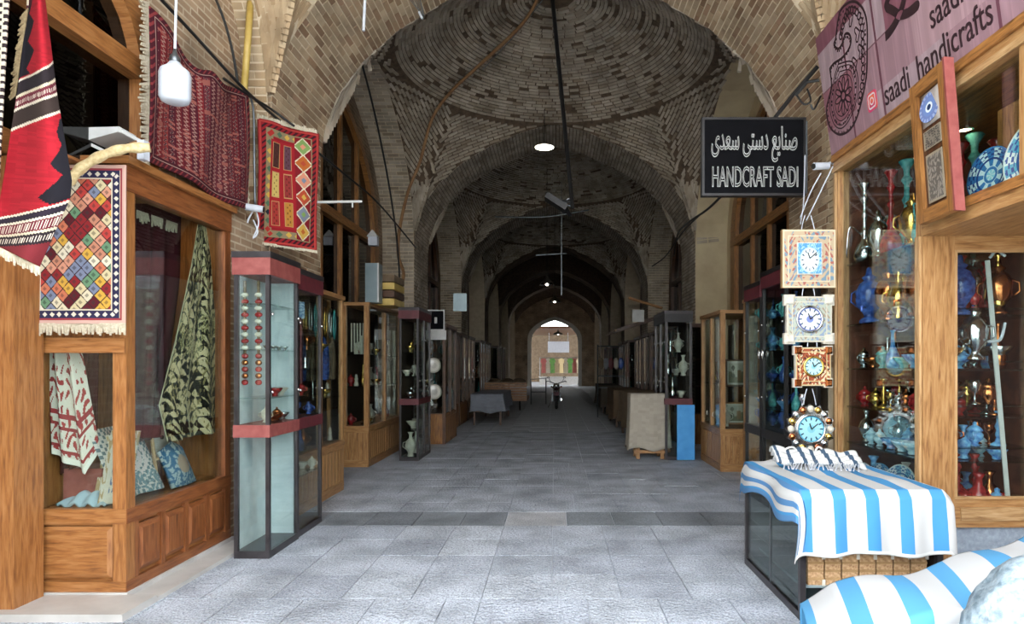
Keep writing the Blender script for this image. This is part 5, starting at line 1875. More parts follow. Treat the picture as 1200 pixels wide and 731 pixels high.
# ---- clocks hanging in a column at the post
def clock_face(r, a, bg='dff0f6', ring='5a86c8', rim='8aa0c8'):
    c = np.zeros(r.shape + (3,)) + np.array(lin(bg))
    c = mixc((r > .62) & (r < .84) & (np.abs(((a / (2 * PI) * 12) % 1) - .5) > .36), c, '24405c')
    c = mixc((r > .86), c, ring)
    c = mixc((r < .28), c, rim)
    return c
def clock(label, px0, px1, py0, py1, Y, shape, cols, face):
    x0, _, z1 = W(px0, py0, Y); x1, _, z0 = W(px1, py1, Y)
    cx, cz, hw, hh = (x0 + x1) / 2, (z0 + z1) / 2, (x1 - x0) / 2, (z1 - z0) / 2
    k = thing('wall_clock', label, 'clock', (cx, Y, z0), 0, 'inlaid clocks hanging at the shop post')
    def inlay(u, v):
        d = np.minimum(np.minimum(u, 1 - u), np.minimum(v, 1 - v))
        c = np.zeros(u.shape + (3,)) + np.array(lin(cols[0]))
        c = mixc(scroll(u * .8, v * .8, .9) > .3, c, cols[1])
        c = mixc(scroll(u * .8 + .4, v * .8 + .3, 1.1) > .5, c, cols[2])
        c = mixc((d > .1) & (d < .125), c, cols[3])
        return mixc(d < .03, c, cols[3])
    if shape == 'rect':
        box('case', 'pale_wood', k, x0, x1, Y, Y + .05, z0, z1)
        sheet('inlay', lambda u, v: (x0 + (x1 - x0) * u, Y - .002 + 0 * u, z0 + (z1 - z0) * v), inlay, 90, 100, 'printed', k, .004, smooth=False)
        box('face_frame', 'cream_ceramic', k, cx - hw * .47, cx + hw * .47, Y - .014, Y - .002, cz - hh * .55, cz + hh * .55)
        def fc(u, v):
            r = np.hypot((u - .5) / .42, (v - .45) / .42)
            a = np.arctan2(v - .45, u - .5)
            c = np.zeros(u.shape + (3,)) + np.array(lin('5aa0d0'))
            c = mixc((scroll(u, v, .7) > .1), c, 'a8d4e8')
            return np.where((r < 1)[..., None], clock_face(r, a, 'eaf4f6', 'c8dce8', 'dff0f4'), c)
        fo = sheet('face', lambda u, v: (cx + hw * .44 * (2 * u - 1), Y - .0165 + 0 * u, cz + hh * .52 * (2 * v - 1)), fc, 60, 70, 'printed', k, .003, smooth=False)
    elif shape == 'eared':
        e = .22
        P = [(-1, -1), (-1 + 2 * e, -1), (-1 + 2 * e, -.92), (1 - 2 * e, -.92), (1 - 2 * e, -1), (1, -1), (1, -1 + 2 * e), (.9, -1 + 2 * e), (.9, 1 - 2 * e), (1, 1 - 2 * e), (1, 1), (1 - 2 * e, 1), (1 - 2 * e, .92), (-1 + 2 * e, .92), (-1 + 2 * e, 1), (-1, 1), (-1, 1 - 2 * e), (-.9, 1 - 2 * e), (-.9, -1 + 2 * e), (-1, -1 + 2 * e)]
        MB().prism([(cx + hw * a, cz + hh * b) for a, b in P], 'y', Y, Y + .045).build('case', 'cream_ceramic', k)
        sheet('inlay', lambda u, v: (cx + hw * .88 * (2 * u - 1), Y - .003 + 0 * u, cz + hh * .9 * (2 * v - 1)), inlay, 80, 80, 'printed', k, .004, smooth=False)
        for sx in (-1, 1):
            for sz in (-1, 1):
                MB().bevbox(cx + sx * hw * .78 - hw * .17, cx + sx * hw * .78 + hw * .17, Y - .012, Y + .02, cz + sz * hh * .78 - hh * .17, cz + sz * hh * .78 + hh * .17, 'y-', .012, .01).build('corner_block', 'cream_ceramic' if cols[0] != 'a4502e' else 'copper', k)
    else:
        n = 16
        P = []
        for i in range(n * 2):
            a = i * PI / n
            rr = 1.0 if i % 2 == 0 else .86
            P.append((cx + hw * rr * math.cos(a), cz + hh * rr * math.sin(a)))
        MB().prism(P, 'y', Y, Y + .035).build('case', 'silver', k)
        for i in range(n):
            a = i * 2 * PI / n
            MB().ball((cx + hw * .8 * math.cos(a), Y - .004, cz + hh * .8 * math.sin(a)), .03, .02, .03, 8, 6).build('petal', ('cream_ceramic', 'copper', 'silver', 'gold')[i % 4], k, smooth=True)
    if face:
        fr_, fbg, fring, frim = face
        MB().torus((cx, Y - .01, cz), hw * fr_, .012, 'y', 32, 8).build('rim', 'gold' if shape == 'eared' and cols[0] == 'a4502e' else 'silver', k, smooth=True)
        fo = disc_paint('face', (cx, Y - .012, cz), (0, -1, 0), hw * fr_, lambda r, a: clock_face(r, a, fbg, fring, frim), 'printed', k, 0, .004)
    for ang, L in ((1.9, .2), (.7, .28)):
        d = Vector((math.cos(ang), 0, math.sin(ang)))
        MB().bar((cx, Y - .022, cz), Vector((cx, Y - .022, cz)) + d * hw * L * 1.2, .008, .003, (0, 1, 0)).build('hand', 'black_metal', fo)
    MB().tube(spline([(cx - hw * .25, Y + .02, z1 - .01), (cx - hw * .22, Y + .02, z1 + .05), (cx - hw * .12, Y + .02, z1 + .13)], 4), .004, 5).tube(spline([(cx + hw * .25, Y + .02, z1 - .01), (cx + hw * .2, Y + .02, z1 + .05), (cx + hw * .1, Y + .02, z1 + .13)], 4), .004, 5).build('hanging_wire', 'white_plastic', k)
    return k
CYD = 5.7
clock('largest rectangular inlaid clock, uppermost of the column at the post', 917, 979, 269, 337, CYD, 'rect', ['c9b294', '7c96a8', 'b0645a', 'e0cfae'], None)
clock('square inlaid clock with blue dial and eared corners', 919, 978, 345, 403, CYD, 'eared', ['b8bfb0', '8d9fb8', 'a8907c', 'd4ccb8'], (.5, 'e8eef4', '5a6ab8', '7c8cc8'))
clock('small red-brown clock with turquoise dial', 930, 976, 405, 454, CYD, 'eared', ['a4502e', 'e0d2ae', '4c2a20', 'd6c08a'], (.48, 'bfe6ec', '6ab8c8', '9ad6e0'))
clock('round silver flower-rimmed clock with turquoise dial, lowest of the column', 921, 979, 473, 532, CYD, 'round', ['bcb6ae', '8a9098', 'a07a58', 'ded8cc'], (.56, 'a8e0ec', '48a8c8', '8ad0e0'))
vessel('goblet', 'silver', W(940, 478, 5.8), .8, 'just above the round silver clock', None); 
st = thing('plate_stand', 'white curled wire stand under the round clock', 'stand', W(950, 543, 5.1))
MB().tube(spline([W(922, 544, 5.1), W(918, 529, 5.1), W(930, 524, 5.1), W(935, 536, 5.1)], 5), .008, 6).tube(spline([W(952, 541, 5.1), W(958, 524, 5.1), W(966, 530, 5.1), W(970, 544, 5.1)], 5), .008, 6).build('wire', 'white_paint', st)
cctv(W(963, 196, 6.0), math.radians(-70), 'white security camera on the brick beside the pink sign')
o = MB().tube(spline([W(938, 255, 5.9), W(950, 225, 6.0), W(962, 203, 6.0)], 5), .006, 5).tube(spline([W(945, 258, 5.9), W(955, 238, 6.0), W(976, 195, 6.0)], 5), .006, 5).tube(spline([W(938, 262, 5.9), W(942, 232, 6.3), W(944, 150, 6.6)], 5), .006, 5).build('white_cable', 'white_plastic', None); tag(o, 'white cables rising from the largest clock to the camera', 'cable')

# ---- glass counter with striped cloth
ct = thing('glass_counter', 'low glass counter with dark metal frame under striped cloth', 'counter', (2.0, 4.6, 0))
CX0, CX1, CY0, CY1, CZ = 1.53, 2.42, 4.04, 5.22, .79
for x in (CX0, CX1 - .035):
    for y in (CY0, CY1 - .035):
        box('post', 'dark_frame', ct, x, x + .035, y, y + .035, 0, CZ)
for z0, z1 in ((0, .05), (CZ - .04, CZ)):
    box('rail', 'dark_frame', ct, CX0, CX0 + .035, CY0, CY1, z0, z1); box('rail', 'dark_frame', ct, CX0, CX1, CY0, CY0 + .035, z0, z1)
    box('rail', 'dark_frame', ct, CX1 - .035, CX1, CY0, CY1, z0, z1); box('rail', 'dark_frame', ct, CX0, CX1, CY1 - .035, CY1, z0, z1)
for a, b in ((CY0 + .035, CY0 + .58), (CY0 + .6, CY1 - .035)):
    box('glass_pane', 'green_glass', ct, CX0 + .012, CX0 + .017, a, b, .05, CZ - .04)
box('glass_bead', 'grey_metal', ct, CX0 + .008, CX0 + .02, CY0 + .582, CY0 + .598, .05, CZ - .04)
box('back_panel', 'dark_inside', ct, CX1 - .03, CX1 - .02, CY0 + .03, CY1 - .03, .05, CZ - .04)
box('floor_board', 'tin_panel', ct, CX0 + .02, CX1 - .02, CY0 + .02, CY1 - .02, .03, .05)
box('shelf', 'tin_panel', ct, CX0 + .02, CX1 - .04, CY0 + .03, CY1 - .3, .2, .215)
box('top', 'dark_frame', ct, CX0, CX1, CY0, CY1, CZ, CZ + .01)
for k in range(7):
    x = CX0 + .06 + k * .108
    b = thing('woven_box', 'tan woven box in the counter, %s from the left' % ('first', 'second', 'third', 'fourth', 'fifth', 'sixth', 'seventh')[k], 'box', (x + .048, CY0 + .1, .215), 0, 'woven boxes in the counter')
    box('body', 'wicker', b, x, x + .096, CY0 + .03, CY0 + .2, .215, .42)
    for z in (.235, .40):
        box('clasp', 'cream_ceramic', b, x + .088, x + .104, CY0 + .022, CY0 + .03, z - .02, z + .015)
    for z in (.25, .30, .35):
        box('weave_band', 'cardboard', b, x - .001, x + .097, CY0 + .026, CY0 + .03, z, z + .012)

def col_stripe(u, v, n0=.0):
    s = CLS0 + (CLS1 - CLS0) * u
    t = CLT0 + (CLT1 - CLT0) * v
    c = np.zeros(u.shape + (3,)) + np.array(lin('c9c9c8'))
    f = ((s + .02) / .205) % 1
    c = mixc(f < .38, c, '4a90c4')
    c = mixc((s < .0) & (((s + .2) / .09) % 1 < .4), c, '5886b4')
    c = mixc((t < CLT0 + .02), c, 'dcdcd8')
    return c
CLS0, CLS1, CLT0, CLT1 = -.20, .99, -.40, 1.30
def pos_cloth(u, v):
    s = CLS0 + (CLS1 - CLS0) * u
    t = CLT0 + (CLT1 - CLT0) * v
    W_, L_ = CX1 - CX0, CY1 - CY0
    ds = np.maximum(0, -s); ds2 = np.maximum(0, s - W_)
    dt = np.maximum(0, -t); dt2 = np.maximum(0, t - L_)
    dropL = ds * (1.0 + .2 * np.sin(t * 7)); dropF = dt * (1 + .03 * np.sin(s * 12))
    x = CX0 + np.clip(s, 0, W_) - np.minimum(ds, .05) * .7 - .02 * np.sin(t * 9) * (ds > 0) - .06 * ds + np.minimum(ds2, .05) * .7 + .1 * ds2
    y = CY0 + np.clip(t, 0, L_) - np.minimum(dt, .045) * .8 - .05 * dt + .014 * np.sin(s * 26) * np.minimum(1, dt * 5) - .04 * dt + np.minimum(dt2, .04)
    near = np.clip(1 - t / .35, 0, 1)
    bump_ = .02 * np.sin(s * 9 + 1) * np.sin(t * 6) + .10 * np.exp(-(((s - .35) / .2) ** 2 + ((t - 1.1) / .14) ** 2)) + .05 * np.exp(-(((s - .7) / .2) ** 2 + ((t - .9) / .2) ** 2))
    bump_ = np.maximum(bump_, 0) * np.clip(s * 6, 0, 1) * np.clip((W_ - s) * 6, 0, 1) * np.clip(t * 4, 0, 1) * np.clip((L_ - t) * 6, 0, 1)
    z = CZ + .028 + bump_ - np.maximum(dropF + dropL * .35, dropL + dropF * .35) * .97 - ds2 * .9 - dt2 + .012 * (1 - np.clip(np.minimum(np.minimum(s, W_ - s), t) * 12, 0, 1)) * 0
    return x, y, z
cl = sheet('striped_cloth', pos_cloth, col_stripe, 130, 150, 'cotton', thick=.006); tag(cl, 'white cloth with broad blue stripes draped over the glass counter', 'cloth')
# gathered, tasselled scarf on top
tf = thing('fringed_scarf', 'folded white scarf with knotted cord fringe lying on the striped cloth', 'scarf', (1.9, 4.95, .84))
for k in range(3):
    def pf(u, v, k=k):
        return 1.72 + .62 * u - .03 * k, 5.1 - .13 * k + .1 * v - .28 * u * .35, .875 + .035 * np.sin(v * PI) + .012 * np.sin(u * 21 + k) + .03 * (1 - u) - .02 * k
    sheet('fold', pf, lambda u, v: mixc((np.sin(u * 44) > .55) & (v < .5), np.zeros(u.shape + (3,)) + np.array(lin('d8d8d6')), '44586e'), 60, 10, 'cotton', tf, .02)
mb = MB()
for k in range(26):
    u = k / 25
    x0, y0 = 1.76 + .5 * u, 4.9 - .1 * u
    z0 = .87
    mb.tube([(x0, y0, z0), (x0 - .05, y0 - .08, z0 - .005), (x0 - .1 + .02 * math.sin(k), y0 - .2, .845)], .005, 5)
mb.build('fringe', 'white_plastic', tf)

# ---- second covered pile in the foreground and the plastic bag
def col_stripe2(u, v):
    x = u * 1.55
    c = np.zeros(u.shape + (3,)) + np.array(lin('cbcccd'))
    f = ((x + .05 - .0 * v) / .265) % 1
    return mixc(f < .4, c, '5a9fce')
def pos_pile(u, v):
    # profile along X rises to the right; v runs from the front hem over the top to the rear hem
    x = 1.22 + 1.4 * u
    top = np.interp(u, [0, .12, .3, .55, .75, .86, 1.0], [.36, .45, .50, .56, .66, .73, .76])
    vv = np.clip((v - .25) / .55, 0, 1)
    y = 2.86 + .6 * vv + .02 * np.sin(u * 13)
    y = y - .07 * np.clip((.25 - v) / .25, 0, 1)
    drop = np.clip((.25 - v) / .25, 0, 1) * (top - .05) + np.clip((v - .8) / .2, 0, 1) * .32
    z = top - drop + .016 * np.sin(u * 17 + v * 5) * (vv > 0) - .05 * (1 - np.sin(np.clip(vv, 0, 1) * PI)) * .5
    x = x + .18 * (vv - .5)
    return x, y, z
o = sheet('striped_cloth', pos_pile, col_stripe2, 150, 60, 'cotton', thick=.006); tag(o, 'blue and white striped cloth over a low pile at the lower right corner', 'cloth')
o = MB().box(1.42, 2.0, 2.92, 3.4, 0, .30).box(2.0, 2.58, 2.94, 3.38, 0, .45).build('covered_crates', 'dark_wood', None, grain=True); tag(o, 'dark crates hidden under the foreground striped cloth', 'crate')
mb = MB().ball((0, 0, 0), 1, 1, 1, 36, 24)
vs = []
for (x, y, z) in mb.v:
    k = 1 + .07 * math.sin(5 * x + 3 * z) * math.cos(6 * y + x) + .035 * math.sin(17 * x + 9 * z) * math.sin(15 * y - 8 * z)
    vs.append((1.97 + .34 * x * k, 2.6 + .17 * y * k, .425 + .42 * z * min(k, 1.0)))
mb.v = vs
o = mb.build('plastic_bag', 'plastic_bag', None, smooth=True); tag(o, 'crinkled pale grey-blue plastic bag standing before the striped cloth at the lower right', 'bag')

# ---- black hanging sign
bs_ = thing('hanging_sign', 'black rectangular sign with outlined white lettering hung from a bracket', 'sign', (2.02, 6.5, 3.33))
HY = 6.5
hx0, _, hz1 = W(824, 139, HY); hx1, _, hz0 = W(943, 228, HY)
box('board', 'sign_black', bs_, hx0, hx1, HY, HY + .06, hz0, hz1)
box('frame', 'black_metal', bs_, hx0 - .012, hx1 + .012, HY - .008, HY + .068, hz1 - .012, hz1 + .012)
box('frame', 'black_metal', bs_, hx0 - .012, hx1 + .012, HY - .008, HY + .068, hz0 - .012, hz0 + .012)
box('frame', 'black_metal', bs_, hx0 - .012, hx0 + .012, HY - .008, HY + .068, hz0, hz1)
box('frame', 'black_metal', bs_, hx1 - .012, hx1 + .012, HY - .008, HY + .068, hz0, hz1)
def face_mtx(px, py, Y):
    p = W(px, py, Y)
    return Matrix(((1, 0, 0, p[0]), (0, 0, -1, p[1]), (0, 1, 0, p[2]), (0, 0, 0, 1)))
text('lettering', 'HANDCRAFT SADI', .3, face_mtx(885, 207, HY - .012), 'sign_tube', bs_, tubes=.006, fit=(.86, .21))
fa = '\ufebb\ufee8\ufe8e\ufbfe\ufeca \ufea9\ufeb3\ufe98\ufbfd \ufeb3\ufecc\ufeaa\ufbfc'
text('lettering', fa[::-1], .3, face_mtx(884, 169, HY - .012), 'sign_tube', bs_, tubes=.006, fit=(.86, .36))
MB().tube([(hx1 + .02, HY + .02, hz1 - .02), (hx1 + .02, HY + .02, hz0 + .02)], .018, 8).build('side_tube', 'grey_metal', bs_)
ib = thing('iron_bracket', 'black scrolled iron bracket and cable above the hanging sign', 'bracket', W(930, 120, 6.5))
MB().tube([W(908, 138, 6.55), W(930, 110, 6.5), W(958, 78, 6.4)], .022, 7).tube([W(932, 112, 6.5), W(946, 96, 6.45), W(960, 94, 6.4)], .016, 7).build('arm', 'black_metal', ib)
MB().tube(spline([W(934, 112, 6.5), W(942, 122, 6.48), W(950, 118, 6.45), W(946, 104, 6.45)], 5), .01, 6).tube(spline([W(950, 122, 6.45), W(954, 128, 6.45), W(962, 112, 6.4)], 5), .01, 6).build('scroll', 'black_metal', ib)

# ---- right-hand cabinets beyond
cabinet('glass_cabinet', 'tall dark glass cabinet of blue enamel beside the clocks', 2.38, 2.75, 6.7, 7.45, 2.6, .82, 'black_metal', 'black_metal', ('x-', 'y-'), (1.1, 1.4, 1.75, 2.1), cornice='maroon', band='black_metal', lower_glass=True, backface='x+', t=.035, topmat='black_metal')
cabinet('glass_cabinet', 'second dark glass cabinet of blue enamel behind the tall one', 2.38, 2.75, 7.5, 8.1, 2.52, .82, 'black_metal', 'black_metal', ('x-', 'y-'), (1.1, 1.4, 1.75, 2.1), cornice='maroon', band='black_metal', lower_glass=True, backface='x+', t=.035)
for z in (.89, 1.11, 1.41, 1.76, 2.11):
    for k in range(7):
        vessel(('vase', 'bowl', 'sugar_bowl', 'bottle')[(k + int(z * 7)) % 4], ('navy_glaze', 'blue_glaze', 'navy_glaze', 'teal_glaze')[(k * 3 + int(z * 10)) % 4], (2.54 + .07 * (k % 2), 6.82 + k * .185, z), 1.0, 'in the dark blue-enamel cabinets, ' + {.89: 'lowest', 1.11: 'second', 1.41: 'third', 1.76: 'fourth', 2.11: 'top'}[z] + ' shelf', 'blue enamel in the dark cabinets')
# pair of latch handles
lt = thing('latch_pair', 'pair of chrome latch plates on the tall dark glass cabinet', 'latch', (2.37, 7.46, 1.7))
for y in (7.40, 7.52):
    MB().torus((2.37, y, 1.72), .035, .008, 'x', 16, 6, sx=.6, sz=1.3).build('loop', 'chrome', lt, smooth=True)
cabinet('display_case', 'honey wood corner case with framed pictures on the right', 2.47, 3.1, 9.65, 10.95, 2.36, .62, 'honey_wood', 'honey_wood', ('x-', 'y-'), (1.3,), t=.07, mull={'x-': 2}, knobs=False, backface='x+', inside='mid_wood')
cabinet('display_case', 'narrow honey wood case half hidden by the blue enamel cabinets', 2.78, 3.5, 8.15, 9.55, 2.5, .62, 'honey_wood', 'honey_wood', ('x-', 'y-'), (1.3, 1.8), t=.07, mull={'x-': 2}, knobs=False, backface='x+')
def miniature(u, v):
    c = np.zeros(u.shape + (3,)) + np.array(lin('b8b6a8'))
    c = mixc((v < .45 + .12 * np.sin(u * 9)) , c, '6a6a52')
    c = mixc((np.abs(u - .35) < .05 + .05 * np.sin(v * 20)) & (v > .3) & (v < .85), c, '4a4638')
    c = mixc((np.abs(u - .68) < .1) & (v > .2) & (v < .62), c, '8a6a4a')
    d = np.minimum(np.minimum(u, 1 - u), np.minimum(v, 1 - v))
    return mixc(d < .1, c, 'd8d6cc')
for i, (px0, px1, py0, py1) in enumerate(((850, 869, 421, 453), (848, 869, 471, 497))):
    Y = 9.85
    x0, _, z1 = W(px0, py0, Y); x1, _, z0 = W(px1 + 6, py1, Y)
    p = thing('framed_picture', ('upper dark-framed landscape picture in the right corner case', 'lower pale landscape picture in the right corner case')[i], 'picture', ((x0 + x1) / 2, Y, z0))
    sheet('print', lambda u, v: (x0 + .02 + (x1 - x0 - .04) * u, Y + 0 * u, z0 + .02 + (z1 - z0 - .04) * v), miniature, 40, 50, 'printed', p, .004)
    for a in ((x0, x1, z0, z0 + .025), (x0, x1, z1 - .025, z1), (x0, x0 + .025, z0, z1), (x1 - .025, x1, z0, z1)):
        box('frame_bar', 'dark_wood' if i == 0 else 'mid_wood', p, a[0], a[1], Y - .015, Y + .02, a[2], a[3])
for k in range(5):
    vessel(('vase', 'bottle')[k % 2], ('cream_ceramic', 'gold')[k % 2], (2.6, 9.85 + k * .2, (.66, 1.31)[k % 2]), 1.2, 'in the right corner case', 'goods in the right corner case')
cabinet('glass_cabinet', 'dark glass cabinet behind the blue board on the right', 1.85, 2.3, 10.85, 12.0, 2.45, .98, 'dark_frame', 'dark_frame', ('y-', 'x-'), (1.4, 1.8), cornice='black_metal', band='maroon', lower_glass=True, backface='x+', t=.04, mull={'x-': 2})
for k in range(8):
    vessel(('bottle', 'vase', 'figurine', 'bowl')[k % 4], ('silver', 'cream_ceramic')[k % 2], (2.0 + .18 * (k % 2), 11.0 + (k // 2) * .22, (1.03, 1.41, 1.81)[k % 3]), 1.3, 'in the dark cabinet behind the blue board', 'goods in the dark cabinet on the right')
o = MB().box(2.03, 2.32, 10.74, 10.8, .02, .93).build('blue_board', 'blue_board', None); tag(o, 'bright blue upright board leaning on the dark glass cabinet', 'board')

# ================================================================== THE PASSAGE: cables, lamps, stalls further in
def cable(label, pts, r, mat='black_rubber', cat='cable', name='cable', n=6):
    o = MB().tube(spline([W(*p) for p in pts], n), r, 6).build(name, mat, None, smooth=True)
    return tag(o, label, cat)

cable('black cable looping along the left wall from the bulb to the second arch', ((182, -8, 4.7), (225, 38, 5.2), (290, 108, 6.0), (350, 160, 7.2), (405, 205, 8.7), (445, 240, 10.3), (487, 290, 13.3)), .014)
cable('second black cable sagging beneath the first on the left wall', ((262, 92, 5.6), (292, 112, 6.1), (318, 128, 6.5), (345, 148, 6.6)), .012)
cable('black cable dropping from the vault beside the yellow pipe', ((250, -8, 5.9), (262, 22, 5.95), (272, 58, 6.0), (279, 98, 6.1)), .012)
cable('thin grey cable down the pier between the two red rugs', ((292, 110, 6.2), (297, 130, 6.3), (298, 180, 6.3), (299, 240, 6.3)), .012, 'grey_metal')
cable('black cable following the edge of the left side arch', ((424, 74, 9.55), (436, 120, 10.2), (447, 170, 10.8), (458, 230, 11.4), (466, 290, 11.9), (469, 348, 12.1)), .016)
cable('brown conduit sweeping over the dome and down the left corner', ((634, -10, 10.6), (612, 28, 11.0), (560, 78, 11.6), (528, 108, 12.0), (506, 140, 12.2), (492, 190, 12.2), (478, 225, 12.2), (468, 270, 12.0), (467, 300, 12.0), (473, 322, 12.2), (466, 345, 12.2)), .032, 'brown_conduit', 'conduit', 'conduit')
cable('black cable swinging from the hanging sign to the right pier', ((846, 229, 6.55), (828, 246, 7.5), (805, 262, 10.0), (794, 275, 12.5), (790, 300, 13.2)), .014)
cable('black cable hanging lower at the right pier', ((822, 250, 8.5), (800, 272, 11.0), (780, 300, 12.8), (764, 312, 13.3)), .012)
cable('thin wire strung level across the second bay', ((580, 254, 16.5), (640, 254, 16.5), (690, 246, 16.5)), .02, 'grey_metal', 'wire', 'wire')
cable('white cable from the dome crown to the left', ((636, 0, 10.7), (600, 45, 11.3), (565, 82, 11.7)), .007, 'grey_metal')
o = MB().tube([W(428, -8, 6.2), W(426, 36, 6.2)], .014, 8).build('white_rod', 'white_plastic', None); tag(o, 'short white rod hanging down before the first arch', 'rod')
fx = thing('slatted_fixture', 'small slatted grey fixture hanging at the top of the first arch', 'fixture', W(488, 0, 7.2))
for k in range(6):
    MB().bar(W(476 + 3 * k, -6, 7.2), W(494 + k * .6, 17 + k * .4, 7.2), .012, .006).build('slat', 'grey_metal', fx)
MB().tube([W(491, 14, 7.2), W(495, 22, 7.2)], .014, 8).build('tip', 'white_plastic', fx)

# ---- pole from the crown of the dome with a floodlight
pl = thing('hanging_pole', 'dark pole hanging from the dome crown', 'pole', W(671, 244, 10.9))
MB().tube([W(647, -6, 10.85), W(659, 120, 10.9), W(671, 244, 10.95)], .035, 8).build('tube', 'black_metal', pl)
MB().tube([W(655, 236, 10.95), W(672, 236, 10.95)], .025, 8).build('arm', 'black_metal', pl)
fl = thing('floodlight', 'black finned floodlight at the end of the hanging pole', 'floodlight', W(652, 250, 10.95))
bm = MB()
c = Vector(W(652, 237, 10.95))
for k in range(5):
    bm.bar(c + Vector((-.16 + .07 * k, -.08, .14 - .05 * k)), c + Vector((-.04 + .07 * k, .12, .0 - .05 * k)), .06, .03)
bm.build('fin', 'black_metal', fl)
MB().bar(c + Vector((-.17, 0, .1)), c + Vector((.17, 0, -.12)), .3, .1).build('housing', 'black_metal', fl)
MB().torus(c + Vector((.22, 0, 0)), .06, .012, 'y', 14, 6).build('yoke', 'grey_metal', fl)

# ---- lamps
def pendant(label, px, py, Y, r, kind, top):
    x, y, z = W(px, py, Y)
    t = thing('pendant_lamp', label, 'lamp', (x, y, z))
    if kind == 'saucer':
        MB().lathe([(.03, .07), (.06, .06), (r * .6, .03), (r, .0), (r, -.012), (r * .95, -.012)], n=24).build('shade', 'white_paint', t, world=False, smooth=True)
        MB().lathe([(0, -.004), (r * .93, -.004), (r * .93, -.014), (0, -.02)], n=24).build('diffuser', 'lamp_glow', t, world=False)
    else:
        MB().lathe([(.03, .3), (.04, .22), (.07, .17), (r * .75, .09), (r, .0), (r * .96, .0), (r * .7, .075), (.05, .15)], n=24).build('shade', 'chrome' if kind == 'bell' else 'white_paint', t, world=False, smooth=True)
        MB().ball((0, 0, .04), .05, .05, .06, 12, 8).build('bulb', 'lamp_glow', t, world=False, smooth=True)
    MB().tube([(0, 0, .05), (0, 0, W(px, top, Y)[2] - z)], .008, 6).build('cord', 'black_rubber', t, world=False)
    return t
pendant('flat white lit lamp hanging under the second arch', 638, 172, 13.0, .2, 'saucer', 128)
pendant('larger bell-shaped metal pendant lamp in the third bay', 641, 334, 19.0, .23, 'bell', 180)
pendant('smaller bell-shaped pendant lamp just behind the larger one', 650, 354, 24.0, .24, 'bell', 224)
pendant('farthest pendant lamp, white, near the bright end arch', 654, 392, 40.0, .32, 'white', 318)
cb = thing('cross_bar', 'thin dark cross-shaped bar hanging in the third bay', 'bar', W(650, 350, 19.5))
MB().bar(W(628, 299, 19.5), W(664, 297, 19.5), .03, .03).build('arm', 'grey_metal', cb)
MB().bar(W(658, 290, 19.5), W(658, 346, 19.5), .03, .03).build('upright', 'grey_metal', cb)
MB().bar(W(658, 290, 19.5), W(658, 213, 19.2), .012, .012).build('wire', 'grey_metal', cb)

# ---- sheeted stand on wooden feet
sd = thing('sheeted_stand', 'upright stand wrapped in a beige dust sheet on wooden feet', 'covered stand', (1.6, 11.1, 0))
sx0, sx1, sy0, sy1 = 1.28, 1.92, 10.95, 11.4
def col_flat(c1, c2='000000'):
    def f(u, v):
        k = .9 + .18 * h2(np.floor(u * 40), np.floor(v * 40))
        return np.array(lin(c1)) * k[..., None]
    return f
def wrap(x0, x1, y0, y1, z0, z1, amp=.02, top=.5):
    """cloth thrown over a block: u runs round the block, v from the hem to the middle of the top"""
    def pos(u, v):
        a = u * 4
        cx, cy = (x0 + x1) / 2, (y0 + y1) / 2
        hx, hy = (x1 - x0) / 2, (y1 - y0) / 2
        k = np.floor(a) % 4; f = a - np.floor(a)
        px = np.select([k == 0, k == 1, k == 2, k == 3], [-1 + 2 * f, 1 + 0 * f, 1 - 2 * f, -1 + 0 * f])
        py = np.select([k == 0, k == 1, k == 2, k == 3], [-1 + 0 * f, -1 + 2 * f, 1 + 0 * f, 1 - 2 * f])
        s = np.where(v < top, 1.0, 1 - (v - top) / (1 - top))
        fl = amp * np.sin(u * 2 * PI * 9) * np.clip(1 - v / top, 0, 1) + .04 * np.clip(1 - v / top, 0, 1) ** 2
        z = np.where(v < top, z0 + (z1 - z0) * (v / top) + .03 * np.sin(u * 2 * PI * 5) * np.clip(1 - v / top, 0, 1), z1 + .02 * np.sin(px * 4 + py * 3) * 0)
        z = np.where(v > top * .93, z - 0.02 * np.clip(1 - (v - top * .93) / (top * .07), 0, 1), z)
        return cx + px * s * (hx + fl), cy + py * s * (hy + fl), z
    return pos
sheet('dust_sheet', wrap(sx0, sx1, sy0, sy1, .17, 1.1, .012), col_flat('b3aa9c'), 120, 40, 'cotton', sd, .008)
for x in (sx0 + .1, sx1 - .13):
    for y in (sy0 + .02, sy1 - .08):
        box('foot', 'honey_wood', sd, x, x + .06, y, y + .06, 0, .2)
box('stretcher', 'honey_wood', sd, sx0 + .06, sx1 - .06, sy0 - .0, sy0 + .05, .1, .15)
box('side_pole', 'honey_wood', sd, sx1 + .01, sx1 + .05, sy0 + .1, sy0 + .14, .1, 1.06)

